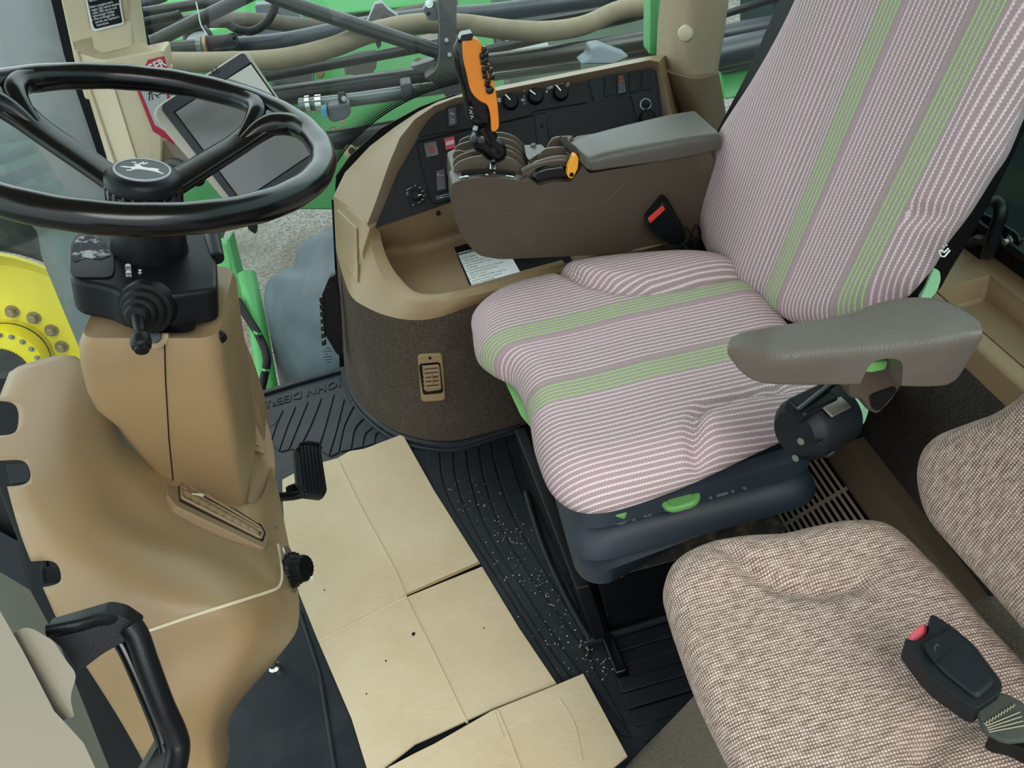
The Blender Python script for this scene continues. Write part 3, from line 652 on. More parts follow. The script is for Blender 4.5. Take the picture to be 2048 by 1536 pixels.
# leaping deer emblem: flat silhouette, local x = image right
deer = [(-.022, .0005), (-.0185, .0025), (-.012, .0025), (-.009, .0045), (-.0075, .008), (-.010, .0095), (-.0095, .011), (-.0065, .0115), (-.0055, .0135), (-.0045, .0115), (-.003, .009), (-.001, .0065), (.005, .0055), (.011, .0065), (.014, .006), (.0165, .004), (.0145, .0025), (.0175, -.001), (.0225, -.0045), (.0215, -.0055), (.015, -.0025), (.010, -.0008), (.004, .0), (-.002, .0002), (-.006, -.001), (-.010, -.0065), (-.0135, -.0075), (-.0145, -.0065), (-.011, -.005), (-.0085, -.0005), (-.012, .0003), (-.0175, .0)]
dm_ = prism([L(x, y-.001, -.0357) for x, y in deer], N*.0006)
ant = merge(*[strip([L(a, b, -.0357), L(c, d, -.0357)], .0011, .0006, N) for a, b, c, d in ((-.006, .013, -.002, .017), (-.004, .015, .002, .0155), (-.0045, .013, .000, .0125), (-.002, .017, -.0035, .019), (.000, .0155, .0015, .018), (-.0085, .0125, -.011, .016), (-.0095, .014, -.0135, .0145))])
obj('emblem_deer', merge(dm_, ant), M['white'], kn)

# ================================================================= STEERING COLUMN
sc_ = thing('steering_column', L(0, 0, -.3), 'tan plastic steering column with black switch box and turn signal stalk', 'steering column')
obj('shroud', lathe([(.030, -.074), (.037, -.080), (.0395, -.088), (.0395, -.122), (.041, -.130), (.041, -.136)], WC, N, 40), M['blk'], sc_)
pb = WC-N*.132
top = P([(134, 500), (150, 466), (232, 462), (400, 459), (416, 466), (432, 485), (436, 560), (434, 578), (330, 592), (245, 590), (215, 572), (140, 560)], Pl, pb, N)
bxm = prism(rnd(top, [.012, .012, .004, .004, .01, .012, .02, .012, .02, .012, .02, .016]), -N*.045)
sb = obj('switch_box', bxm, M['blk'], sc_, bevel=.006, seg=4)
tB = bvh_of(sb)
obj('box_seam', tube([Pl(x, y, pb-N*.026, N)+(Pl(x, y, pb-N*.026, N)-pb).normalized()*.0006 for x, y in ()] or [L(-.09, -.06, -.178), L(.08, -.06, -.178)], .0004, 6), M['seal'], sb) if False else None
lidp = P([(141, 490), (152, 470), (229, 464), (229, 545), (222, 556), (150, 556), (140, 548)], Pl, pb+N*.0004, N)
obj('fuse_lid', prism(rnd(lidp, .006), N*.0012), M['blk'], sb, bevel=.0006, seg=2)
def wear():
    q = NT('worn_label'); q.set(.6, 0, .3); nz = q.noise(38, 5, .7); q.base(q.mix(q.ramp(nz, .50, .56), S(30, 33, 36), S(178, 182, 180))); return q.m
M['worn'] = wear()
obj('worn_label', prism(rnd(P([(147, 488), (156, 474), (190, 470), (212, 486), (222, 512), (200, 520), (172, 515), (148, 525), (141, 515)], Pl, pb+N*.0018, N), .004), N*.0003), M['worn'], sb)
ic = lambda x, y: Pl(x, y, pb+N*.0006, N)
def lamp_icon(x, y):
    ms = [prism([ic(x+6*math.cos(a), y+5*math.sin(a)) for a in [PI+PI*k/10 for k in range(11)]], N*.0005)]
    for k in range(5): ms.append(strip([ic(x-5+k*2.5, y+2), ic(x-4+k*2.5, y+8)], .0005, .0005, N))
    return merge(*ms)
obj('lamp_symbol', lamp_icon(256, 533), M['white'], sb); obj('lamp_symbol', lamp_icon(257, 546), M['white'], sb)
obj('horn_symbol', merge(strip([ic(280, 540), ic(280, 549)], .0009, .0005, N), strip([ic(276, 546), ic(284, 546)], .0008, .0005, N), lathe([(.0018, 0), (.0018, .0005)], ic(280, 541), N, 14)), M['white'], sb)
# stalk with bellows boot, pointing towards the door side
bc = Pl(290, 612, pb-N*.022, V((0, -1, 0)).lerp(N, .12).normalized()) if False else Dp(291, 614, .855)
sdir = (Dp(283, 672, .80)-Dp(291, 614, .855)).normalized()
bax = (V((0, -1, 0))*.8+N*.25+V((-.1, 0, 0))).normalized()
bo = hit(tB, 292, 616)[0]
boot = obj('stalk_boot', lathe([(.029, -.012), (.029, .0), (.0275, .004), (.023, .005), (.0235, .009), (.0215, .012), (.017, .013), (.0175, .018), (.0155, .021), (.012, .022), (.0125, .027), (.010, .030), (.006, .031)], bo, bax, 40), M['seal'], sc_)
p1 = bo+bax*.024; p2 = Dp(284, 702, (bo-CAM).dot(FW)-.045)
st = [p1.lerp(p2, t) for t in (0, .15, .3, .45, .55, .62, .70, .80, .90, .93, .94, 1.0, 1.03)]
obj('signal_stalk', tube(st, [.0078, .0066, .0058, .0056, .0072, .0095, .0100, .0102, .0092, .0078, .0070, .0068, .004], 22), M['blk'], sc_, sharp=50)
# tan pedestal
YN = .72
def ps(lx, rx, y, yy=YN, dp=.17, grow=0): a = Yp(lx, y, yy); b = Yp(rx, y, yy); return [a, b, b+V((grow, dp, 0)), a+V((grow, dp, 0))]
sec = [ps(188, 408, 655, YN+.03, .11), ps(160, 434, 676, YN+.004, .16), ps(150, 441, 700), ps(154, 447, 740), ps(166, 455, 790), ps(186, 462, 828), ps(225, 468, 858), ps(258, 474, 900), ps(300, 481, 950), ps(345, 489, 1005), ps(380, 490, 1040)]
ped = obj('pedestal', quadloft(sec, [.018, .022, .02, .02]), M['tan'], sc_, sharp=60)
obj('cover_seam', tube([Yp(329, 690, YN-.0008), Yp(331, 760, YN-.0008), Yp(338, 880, YN-.0008), Yp(346, 960, YN-.0008), Yp(349, 1010, YN-.0008)], .0007, 6), M['seal'], sc_)
obj('neck_recess', prism(rnd([Yp(262, 640, YN+.02), Yp(390, 640, YN+.02), Yp(390, 660, YN+.0), Yp(372, 666, YN+.0), Yp(280, 666, YN+.0), Yp(264, 656, YN+.01)], .004), V((0, .06, .0))), M['gloss'], sc_)
ks = obj('key_switch', lathe([(.0155, -.02), (.0155, .002), (.0125, .004), (.009, .004), (.009, .001), (0, .001)], Yp(311, 672, YN+.010), (0, -.75, .65), 28), M['tan'], sc_)
obj('key_barrel', merge(lathe([(.0078, 0), (.0078, .004), (0, .004)], Yp(311, 672, YN+.008), (0, -.75, .65), 24), strip([Yp(305, 671, YN+.006), Yp(317, 671, YN+.006)], .003, .002, (0, -.75, .65))), M['bezel'], ks)
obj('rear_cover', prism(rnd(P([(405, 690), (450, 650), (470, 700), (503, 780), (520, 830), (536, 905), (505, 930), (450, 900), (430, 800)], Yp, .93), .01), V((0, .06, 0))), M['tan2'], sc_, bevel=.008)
obj('release_knob', tube([Yp(426, 662, .745), Yp(438, 674, .742), Yp(448, 684, .742)], [.008, .0105, .0085], 16, flat=.8), M['seal'], sc_, sub=1)
obj('tilt_lever', tube([Pl(424, 472, pb, N), Pl(434, 512, pb, N)-N*.004], [.0095, .0085], 16), M['blk'], sc_, bevel=.002)

# ================================================================= FRONT CONSOLE (tan lower housing)
fc = thing('dash_console', (-.42, .62, .45), 'large tan moulded lower dash console with air vent and temperature dial', 'console')
R = [
 [(18, 745, .93), (60, 724, .94), (155, 714, .98), (212, 800, .97), (246, 880, .95), (338, 948, .95), (470, 1003, 1.0), (520, 1000, 1.04), (546, 920, 1.2)],
 [(-15, 850, .85), (30, 840, .86), (112, 850, .87), (182, 890, .88), (245, 945, .88), (335, 995, .90), (450, 1050, .95), (530, 1070, .98), (566, 1030, 1.12)],
 [(12, 965, .79), (60, 965, .79), (125, 975, .80), (190, 1000, .81), (260, 1030, .83), (345, 1060, .85), (455, 1090, .89), (545, 1110, .93), (582, 1110, 1.04)],
 [(45, 1080, .755), (100, 1080, .75), (160, 1080, .755), (240, 1090, .77), (330, 1110, .79), (430, 1130, .82), (520, 1150, .86), (562, 1150, .895), (593, 1165, .99)],
 [(88, 1180, .745), (140, 1185, .74), (205, 1190, .74), (280, 1195, .75), (370, 1200, .765), (460, 1195, .79), (530, 1180, .835), (570, 1180, .885), (598, 1200, .97)],
 [(125, 1260, .75), (180, 1270, .74), (235, 1270, .74), (300, 1262, .75), (390, 1240, .765), (480, 1215, .79), (540, 1200, .84), (574, 1212, .88), (598, 1230, .96)],
 [(180, 1345, .76), (230, 1345, .75), (285, 1335, .75), (350, 1315, .765), (430, 1295, .78), (500, 1275, .80), (545, 1265, .84), (570, 1262, .88), (592, 1264, .94)],
 [(240, 1440, .79), (290, 1430, .775), (340, 1420, .77), (400, 1400, .78), (445, 1375, .79), (485, 1350, .81), (515, 1335, .84), (535, 1325, .87), (556, 1314, .92)],
 [(290, 1530, .83), (335, 1515, .81), (375, 1500, .805), (405, 1485, .81), (425, 1472, .82), (438, 1460, .84), (448, 1448, .86), (455, 1440, .88), (463, 1428, .92)],
 [(345, 1640, .87), (380, 1610, .85), (410, 1590, .84), (430, 1570, .84), (440, 1555, .85), (448, 1540, .87), (453, 1530, .89), (457, 1520, .91), (460, 1500, .93)]]
rows = smoothgrid([[Dp(*q) for q in r] for r in R], 46, 46)
dcb = skin(rows, (-.02, .035, -.03))
body = obj('housing', dcb, M['tan'], fc, sharp=70)
cuts = []
def cutter(px, d0, d1, r=.008):
    a = rnd([Dp(x, y, d0) for x, y in px], r); b = rnd([Dp(x, y, d1) for x, y in px], r*d1/d0); m_ = grid([a, b], closed=True); n = len(a); m_.f += [tuple(range(n)), tuple(range(n, 2*n))[::-1]]
    return obj('cutter', m_, M['seal'])
cuts = [cutter([(-80, 800), (24, 803), (38, 820), (36, 860), (22, 870), (-80, 874)], .6, 1.3), cutter([(-80, 925), (46, 919), (60, 935), (62, 962), (40, 972), (-80, 976)], .6, 1.3), cutter([(0, 1128), (100, 1120), (118, 1130), (124, 1160), (112, 1170), (0, 1188)], .55, 1.2)]
tH = bvh_of(body)
boolcut(body, cuts)
for p in body.data.polygons: p.use_smooth = True
# trim line between upper and lower halves
ln = [(283, 1266), (330, 1250), (390, 1230), (470, 1205), (540, 1183), (558, 1172), (563, 1150), (560, 1120), (555, 1090)]
obj('trim_line', tube(cat_([hit(tH, x, y, .0006)[0] for x, y in ln], 60, False), .0018, 8), M['pillar'], fc)
# long air vent
def surfplane(t, pts):
    q = [hit(t, x, y)[0] for x, y in pts]; n = (q[1]-q[0]).cross(q[2]-q[0]).normalized()
    if n.dot(ray(*pts[0])) > 0: n = -n
    return q[0], n
vp, vn = surfplane(tH, [(345, 1000), (535, 1085), (385, 965)])
vp = vp+vn*.0005
def vp_(px, off=0): return [Pl(x, y, vp+vn*off, vn) for x, y in px]
vent = obj('air_vent', prism(rnd(vp_([(333, 952), (346, 946), (384, 956), (528, 1044), (541, 1072), (531, 1098), (352, 1012), (334, 990)], .004), .006), -vn*.014), M['tan2'], fc, bevel=.002)
obj('vent_recess', prism(rnd(vp_([(356, 961), (384, 964), (522, 1048), (532, 1066), (526, 1083), (359, 1002)], .0048), .003), -vn*.002), M['blk'], vent)
fp = vp_([(362, 966), (382, 970), (518, 1054), (525, 1066), (521, 1076), (364, 996)], .006)
obj('vent_frame', tube(rnd(fp, .003)+[], .0022, 8, closed=True), M['tan2'], vent)
obj('vent_blade', tube(vp_([(362, 974), (440, 1015), (522, 1062)], .0065), .002, 8), M['tan2'], vent); obj('vent_blade', tube(vp_([(375, 971), (450, 1013), (521, 1055)], .0065), .0014, 8), M['tan2'], vent)
for k in range(9):
    t = .06+k*.105; x = 366+155*t; y = 985+88*t; c = vp_([(x, y)], .0055)[0]; ax_ = (vp_([(x+10, y+5)], 0)[0]-vp_([(x, y)], 0)[0])
    obj('vent_vane', lathe([(.0085, -.001), (.0085, .0025), (.006, .0042), (0, .0046)], c, vn, 20), M['tan2'], vent)
kp = vp_([(404, 988)], .008)[0]
obj('vent_lever', tube(vp_([(382, 988), (396, 989), (408, 992)], .010), [.0012, .0022, .004], 10), M['pillar'], vent, sub=1)
# dial on the side facing the seat
dc, dn = Dp(583, 1140, .945), V((.93, -.28, .18)).normalized()
obj('dial_plate', prism(rnd([Pl(x, y, dc, dn) for x, y in ((567, 1092), (578, 1092), (592, 1130), (595, 1175), (588, 1190), (574, 1165), (565, 1120))], .01), dn*.001), M['arm'], fc)
kb = obj('temperature_dial', lathe([(.0225, 0), (.0225, .004), (.019, .006), (.0175, .009), (.017, .019), (.0155, .022), (0, .023)], dc+dn*.001, dn, 72, (0, 0, 1), knurl=-.05, kn=18), M['seal'], fc, sharp=50, label='black ribbed temperature dial')
obj('dial_pointer', box(dc+dn*.02+V((0, -.006, -.014)), (.012, .003, .003), axes(dn, (0, 1, 0))), M['white'], kb)
for x, y in ((569, 1105), (581, 1150), (578, 1168)):
    q = Pl(x, y, dc+dn*.0012, dn); obj('dial_symbol', merge(strip([q, q+V((0, .003, .006))], .0016, .0004, dn), strip([q+V((0, -.003, .001)), q+V((0, .004, .0))], .0014, .0004, dn)), M['white'], fc)
screw('screw', hit(tH, 549, 1054)[0], (.8, -.5, .3), .003, M['steel'], fc)
# deck and second vent on the far side
dk = [[Dp(494, 935, 1.10), Dp(502, 800, 1.22), Dp(520, 800, 1.24)], [Dp(496, 1000, 1.06), Dp(520, 900, 1.18), Dp(545, 885, 1.20)], [Dp(515, 1022, 1.03), Dp(541, 1018, 1.08), Dp(552, 960, 1.16)]]
obj('rear_deck', skin(smoothgrid(dk, 12, 12), (-.02, 0, -.03)), M['tan2'], fc, sharp=60)
v2p = Dp(495, 860, 1.165); v2n = V((.75, -.35, .55)).normalized()
q2 = lambda px, o=0: [Pl(x, y, v2p+v2n*o, v2n) for x, y in px]
v2 = obj('air_vent', prism(rnd(q2([(466, 808), (500, 828), (522, 880), (530, 912), (492, 895), (474, 850)]), .006), v2n*.006), M['tan2'], fc, bevel=.002)
for k in range(4): obj('vent_vane', tube(q2([(474+k*7, 832+k*15), (500+k*7, 846+k*15)], .009), .0028, 8), M['tan'], v2)
# black backing plates and brackets behind the housing and the post under it
obj('inner_frame', prism([Dp(-40, 775, 1.0), Dp(90, 765, 1.02), Dp(140, 1000, 1.0), Dp(150, 1180, .98), Dp(60, 1230, .98), Dp(-40, 1000, 1.0)], V((-.03, .05, -.03))), M['seal'], fc)
obj('gap_shadow_plate', prism([V((-.78, .74, .42)), V((-.50, .74, .42)), V((-.50, 1.25, .40)), V((-.78, 1.25, .40))], V((0, 0, -.02))), M['seal'], fc)  # black plate painting the shadow in the gap beside the pedestal
obj('inner_bracket', merge(prism([Dp(78, 1135, .86), Dp(128, 1128, .86), Dp(128, 1165, .86), Dp(82, 1168, .86)], V((0, .02, -.02))), prism([Dp(80, 1120, .86), Dp(92, 1120, .86), Dp(97, 1168, .86), Dp(86, 1168, .86)], V((0, .01, 0)))), M['panel2'], fc, bevel=.002)
obj('inner_bracket', prism([Dp(10, 930, .92), Dp(60, 924, .92), Dp(60, 965, .92), Dp(20, 970, .92)], V((0, .02, -.02))), M['panel2'], fc, bevel=.002)
pb_ = Zp(554, 1340, 0)
pp = thing('pedal_pivot', pb_, 'short chrome pivot bolt standing on the black mat under the tan console', 'bolt')
obj('shaft', lathe([(.011, 0), (.011, .012), (.007, .016), (.007, .05), (.009, .052), (.009, .07), (.006, .075), (.006, .16)], pb_, (0, 0, 1), 20), M['chrome'], pp)
obj('collar', lathe([(.012, .03), (.013, .034), (.012, .04)], pb_, (0, 0, 1), 20), M['steel'], pp)
# foot of console: black mat edge with fold
# ================================================================= BRAKE PEDAL
bp = thing('brake_pedal', Dp(620, 960, 1.5), 'black ribbed rubber brake pedal standing above the cardboard beside the tan console', 'pedal')
pn = V((.62, -.25, .74)).normalized(); p0 = Dp(618, 940, 1.42); q3 = lambda px, o=0: [Pl(x, y, p0+pn*o, pn) for x, y in px]
obj('pad', prism(rnd(q3([(598, 886), (636, 886), (642, 896), (655, 980), (648, 994), (610, 990), (594, 965), (588, 900)]), .005), -pn*.014), M['blk'], bp, bevel=.003)
for k in range(6):
    x0 = 599+k*7.3; obj('tread_rib', prism(q3([(x0, 893+abs(k-2.5)*.6), (x0+4.2, 893), (x0+4.2+9.5, 984), (x0+9.5, 984)]), pn*.004), M['gloss'], bp, bevel=.0012, seg=2)
obj('top_lip', tube(q3([(596, 898), (600, 887), (618, 884), (637, 887), (643, 898)], .003), .0028, 8), M['seal'], bp)
obj('arm', merge(tube([Dp(640, 992, 1.45), Dp(605, 988, 1.45), Dp(585, 992, 1.44), Dp(560, 994, 1.42), Dp(500, 985, 1.35)], .009, 12)), M['blk'], bp)
obj('arm_bracket', prism([Dp(571, 975, 1.43), Dp(592, 968, 1.45), Dp(596, 930, 1.46), Dp(603, 990, 1.45), Dp(575, 1002, 1.43)], V((.004, .008, -.004))), M['seal'], bp)
# ribbed pedal folded against the right console
rp = thing('throttle_pedal', Yp(665, 640, 1.5), 'black pedal with ribbed rubber face standing against the carpeted right console', 'pedal')
pr = lambda px, y_: [Yp(x, y, y_) for x, y in px]
obj('pedal_plate', prism(rnd(pr([(658, 556), (671, 549), (678, 600), (684, 700), (682, 714), (672, 706), (648, 665), (640, 600)], 1.50), .005), V((.003, .016, 0))), M['blk'], rp, sharp=30)
for k in range(7):
    y = 596+k*14.5; x = 638+k*.8
    obj('tread_rib', prism(pr([(x, y), (x+9, y-3), (x+10, y+7), (x+1, y+10)], 1.495), V((.0, .012, 0))), M['gloss'], rp, bevel=.002, seg=2)
obj('slot_plate', prism(rnd(pr([(655, 572), (667, 560), (668, 574), (658, 586)], 1.497), .003), V((0, -.0015, 0))), M['panel2'], rp)

# ================================================================= MONITOR
mn = V((math.cos(math.radians(290))*math.cos(.17), math.sin(math.radians(290))*math.cos(.17), math.sin(.17))); mp0 = Dp(470, 270, 1.1)
q4 = lambda px, o=0: [Pl(x, y, mp0+mn*o, mn) for x, y in px]
mo = thing('touchscreen_monitor', mp0, 'tilted grey touchscreen monitor behind the steering wheel rim', 'monitor')
obj('housing', prism(rnd(q4([(295, 224), (492, 96), (652, 335), (492, 452)]), [.022, .014, .02, .02], 8), -mn*.040, .93), M['monitor'], mo, bevel=.005, seg=4)
obj('bezel', prism(rnd(q4([(318, 213), (487, 104), (640, 332), (494, 440)], .0006), [.010, .006, .012, .012], 6), mn*.0015), M['bezel'], mo, bevel=.0008, seg=2)
scr = obj('screen', prism(q4([(350, 224), (502, 127), (627, 305), (483, 402)], .0022), mn*.0006), M['screen'], mo)
obj('bright_image', prism(q4([(457, 157), (502, 129), (545, 190), (520, 178)], .0030), mn*.0002), M['screenlit'], scr)
obj('screen_border', tube(q4([(349, 224), (502, 126), (628, 305), (483, 403)], .0026), .0014, 6, closed=True), M['seal'], mo)
dx = q4([(470, 140)])[0]-q4([(420, 172)])[0]; obj('lettering', text('RE', q4([(428, 152)], .0022)[0], dx, mn.cross(dx), .011, .0005), M['seal'], mo)
obj('mounting_arm', tube([q4([(470, 330)], -.04)[0], Dp(380, 345, 1.24), Yp(330, 350, 1.40)], .014, 14), M['blk'], mo)
obj('cable_clip', prism(rnd([Dp(x, y, 1.08) for x, y in ((492, 446), (508, 440), (515, 462), (510, 468), (498, 460))], .002), V((0, .012, 0))), M['blk'], mo)
cbm = thing('monitor_cable', Dp(350, 340, 1.2), 'corrugated black cable with metal connector below the monitor', 'cable')
cp_ = cat_([Dp(322, 345, 1.28), Dp(345, 328, 1.22), Dp(372, 335, 1.18), Dp(398, 362, 1.16)], 40, False)
obj('sheath', tube(cp_, [.009+.0012*(i % 2) for i in range(40)], 12), M['seal'], cbm)
obj('connector', lathe([(.012, 0), (.012, .008), (.009, .010), (.009, .02)], Dp(376, 352, 1.1), (-.3, .4, -.6), 22), M['steel'], cbm)
# ================================================================= SIDE CONSOLE (right of the driver)
con = thing('side_console', (.1, 1.45, .2), 'tan side console with black switch panel and carpeted brown base on the far side', 'console')
flo = P([(690, 752), (700, 780), (722, 815), (765, 852), (810, 874), (870, 886), (930, 882), (1000, 864), (1060, 846)], Zp, 0)
bnd = P([(672, 500), (684, 545), (702, 592), (732, 614), (772, 631), (820, 640), (872, 636), (950, 610), (1060, 575)], Zp, .35)
def extend(c): return cat_(c, 30, False)+[c[-1]+V((.25, 0, 0)), c[-1]+V((.52, 0, 0))]
fl, bd = extend(flo), extend(bnd)
rows = [[a.lerp(b, t) for a, b in zip(fl, bd)] for t in (0, .25, .5, .75, 1)]
back = V((0, .03, 0))
obj('carpet_skirt', skin(rows, (.02, .03, 0)), M['carpet'], con, sharp=60)
obj('base_core', prism([V((q.x+.05, q.y+.05, .0)) for q in bd[3::4]]+[V((.5, 1.62, 0)), V((-.24, 1.62, 0))], V((0, 0, .30))), M['seal'], con)
pP = V((0, 1.47, .55)); pN = V((0, -.88, .47)).normalized()
q5 = lambda px, o=0: [Pl(x, y, pP+pN*o, pN) for x, y in px]
Tpt = [Yp(667, 392, 1.6), None, q5([(735, 447)], .012)[0]]; Tpt[1] = Tpt[0].lerp(Tpt[2], .5)
Tpt += [Zp(742, 482, .44), Zp(755, 530, .41), Zp(785, 578, .385), Zp(832, 607, .38), Zp(950, 590, .38), Zp(1060, 560, .38)]
tp = extend(Tpt)
rows = [[a.lerp(b, t) + V((0, -.004*math.sin(PI*t), 0)) for a, b in zip(bd, tp)] for t in (0, .04, .35, .65, .96, 1)]
obj('lower_band', skin(rows, (.02, .025, 0)), M['tan'], con, sharp=60)
# outer sloping facet and inner band around the panel
O = [Yp(667, 392, 1.6), Yp(690, 345, 1.6), Yp(740, 292, 1.6), Yp(790, 254, 1.6), Yp(835, 224, 1.6), Yp(885, 200, 1.6), Yp(935, 186, 1.6), Yp(1000, 172, 1.6), Yp(1100, 152, 1.6), Yp(1200, 132, 1.6), Yp(1300, 112, 1.6), Yp(1336, 108, 1.6), Yp(1352, 150, 1.6), Yp(1370, 225, 1.6), Yp(1390, 320, 1.6)]
Mi = q5([(735, 447), (752, 402), (777, 330), (800, 275), (830, 238), (868, 212), (910, 196), (1000, 180), (1100, 160), (1200, 140), (1300, 120), (1318, 124), (1330, 165), (1345, 235), (1362, 320)], .012)
In = q5([(748, 457), (768, 412), (795, 345), (826, 292), (850, 252), (880, 224), (915, 208), (1000, 194), (1100, 175), (1200, 156), (1300, 137), (1312, 142), (1318, 175), (1326, 240), (1336, 320)], -.004)
obj('outer_facet', skin([O, [a.lerp(b, .5)+V((0, 0, .003)) for a, b in zip(O, Mi)], Mi], (.0, .02, -.03)), M['tan'], con, sharp=50)
obj('panel_surround', skin([Mi, In], (.0, .02, -.02)), M['band'], con, sharp=50)
pan = obj('switch_panel', prism(In[:15]+q5([(1336, 340), (1160, 345), (905, 404), (830, 430)], -.004), -pN*.02), M['panel'], con)
# access cover on the front corner
acc = [(670, 398), (690, 415), (728, 448), (733, 470), (736, 585), (728, 588), (708, 562), (676, 520)]
tL = BVHTree.FromPolygons(*(lambda g_: ([tuple(v) for v in g_.v], g_.f))(skin(rows, (.02, .025, 0))))
def patch(t, q4_, n, off, lift=None):
    R_ = []
    for i in range(n+1):
        a, b, c, d = q4_; r_ = []
        for j in range(n+1):
            u, v = j/n, i/n; x = (a[0]*(1-u)+b[0]*u)*(1-v)+(d[0]*(1-u)+c[0]*u)*v; y = (a[1]*(1-u)+b[1]*u)*(1-v)+(d[1]*(1-u)+c[1]*u)*v
            r_.append(hit(t, x, y, off)[0])
        R_.append(r_)
    return R_
obj('access_cover', skin(patch(tL, [(677, 420), (716, 458), (718, 568), (684, 518)], 12, .0035), (.003, .006, 0)), M['tan'], con, bevel=.0012, seg=2)
# storage tray
bed = q5([(748, 458), (800, 440), (850, 422), (905, 404), (1000, 378), (1100, 352)], -.006)
r1 = P([(762, 500), (800, 500), (850, 495), (905, 478), (1000, 452), (1100, 425)], Zp, .362)
r2 = P([(775, 528), (810, 535), (860, 530), (915, 515), (1010, 490), (1110, 462)], Zp, .352)
r3 = P([(790, 552), (825, 572), (872, 574), (940, 560), (1030, 535), (1120, 510)], Zp, .352)
r4 = P([(806, 572), (836, 590), (876, 594), (950, 577), (1040, 552), (1130, 528)], Zp, .360)
tr = smoothgrid([bed, [a.lerp(b, .6) for a, b in zip(bed, r1)], r1, r2, r3, r4], 26, 26)
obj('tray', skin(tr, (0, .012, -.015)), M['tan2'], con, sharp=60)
rimo = [q5([(735, 447)], .012)[0]]+Tpt[3:]; rimi = [q5([(748, 458)], -.004)[0]]+P([(758, 486), (776, 530), (805, 571), (838, 590), (950, 575), (1060, 547)], Zp, .372)
ro = cat_(rimo, 30, False); ri = cat_(rimi, 30, False)
tray_in = cat_([bed[0], r1[0], r3[0], r4[1], r4[2], r4[3], r4[4]], 30, False)
obj('tray_rim', skin([ro, [a.lerp(b, .5)+V((0, 0, .003)) for a, b in zip(ro, ri)], ri], (0, .01, -.02)), M['band'], con, sharp=50)
obj('tray_wall', skin([ri, [a.lerp(b, .5) for a, b in zip(ri, tray_in)], tray_in], (-.004, -.006, -.012)), M['band'], con, sharp=70)
obj('rear_shelf', box((.335, 1.425, .325), (.39, .36, .05)), M['tan2'], con, bevel=.006)
obj('rear_panel', box((.335, 1.60, .42), (.39, .03, .30)), M['tan2'], con)
screw('screw', Dp(877, 427, bed[2].y/ray(877, 427).y-.006), (0, -.8, .6), .005, M['seal'], con)
# raised panel plates
def plate(name, px, mat=M['panel2'], o=-.004, h=.003, r=.006, bv=.0008, par=pan): return obj(name, prism(rnd(q5(px, o), r), pN*h), mat, par, bevel=bv, seg=2)
plate('upper_plate', [(836, 270), (866, 228), (912, 212), (1000, 199), (1172, 168), (1185, 205), (1155, 210), (1020, 243), (905, 262), (842, 274)], M['panel'])
plate('right_plate', [(1176, 160), (1302, 140), (1310, 142), (1318, 235), (1300, 245), (1275, 246), (1262, 192), (1188, 205)], M['panel2'])
plate('left_plate', [(832, 286), (905, 268), (1000, 250), (1000, 380), (866, 408), (860, 402)], M['panel'])
plate('pocket_lid', [(1090, 222), (1255, 190), (1262, 198), (1275, 300), (1100, 330)], M['panel'], r=.004)
plate('divider_plate', [(1068, 230), (1094, 226), (1104, 320), (1078, 326)], M['panel2'])
screw('screw', q5([(1084, 251)], 0)[0], pN, .0035, M['seal'], pan)
fr_ = q5([(835, 284), (904, 266), (1010, 243), (1062, 230), (1070, 222), (1175, 205)], .0)
obj('plate_groove', tube(fr_, .0011, 6), M['seal'], pan)
obj('plate_groove', tube(q5([(834, 286), (845, 340), (862, 402), (870, 408), (905, 398)], .0), .0011, 6), M['seal'], pan)
def rotary(x, y, r, ang, marks, label=None):
    c = q5([(x, y)], .0)[0]; k = obj('rotary_knob', lathe([(r*1.05, -.001), (r*1.05, .003), (r*.98, .004), (r*.9, .014), (r*.82, .0165), (0, .017)], c, pN, 60, (1, 0, 0), knurl=-.05, kn=15), M['seal'], pan, sharp=50, label=label)
    a = c+pN*.0172; R_ = V((1, 0, 0)); U_ = pN.cross(R_)
    d = R_*math.cos(ang)+U_*math.sin(ang)
    obj('pointer', strip([a+d*r*.12, a+d*r*1.0], .0026, .0008, pN), M['white'], k)
    for m_ in marks:
        q = c+(R_*math.cos(m_[0])+U_*math.sin(m_[0]))*r*1.55-pN*.0
        s = m_[1]
        obj('mark', lathe([(s, 0), (s, .0014), (0, .0014)], q-pN*.001, pN, 12), M['greyprint'], pan)
    return k
rr = math.radians
rotary(1021, 204, .0158, rr(120), [(rr(150), .0012), (rr(118), .0014), (rr(88), .0016), (rr(55), .0018), (rr(-5), .0026)], 'leftmost rotary knob of three')
rotary(1071, 193, .0158, rr(130), [(rr(140), .0012), (rr(60), .0016), (rr(8), .0022)], 'middle rotary knob of three')
rotary(1121, 186, .0158, rr(118), [], 'light switch knob beside the word OFF')
px_ = q5([(1110, 180)])[0]; xd = q5([(1130, 176)])[0]-q5([(1100, 180)])[0]; xd = V((1, 0, 0)); yd = pN.cross(xd)
tx = merge(text('OFF', q5([(1094, 180)], .0)[0], xd, yd, .0075, .0005, 1, bold=.0002), text('1', q5([(1125, 169)], 0)[0], xd, yd, .007, .0005), text('2', q5([(1137, 170)], 0)[0], xd, yd, .007, .0005))
obj('lettering', tx, M['greyprint'], pan)
sg = lambda segs, w_=.0011: merge(*[strip(q5([a, b], 0), w_, .0006, pN) for a, b in segs])
obj('lamp_symbols', sg([((1108, 168), (1113, 167)), ((1108, 171), (1113, 170)), ((1114, 166), (1118, 168)), ((1118, 168), (1114, 172)), ((1120, 171), (1124, 164)), ((1124, 164), (1126, 168)), ((1122, 172), (1126, 170)), ((1131, 173), (1135, 166)), ((1135, 166), (1137, 170)), ((1133, 174), (1137, 172))]), M['greyprint'], pan)
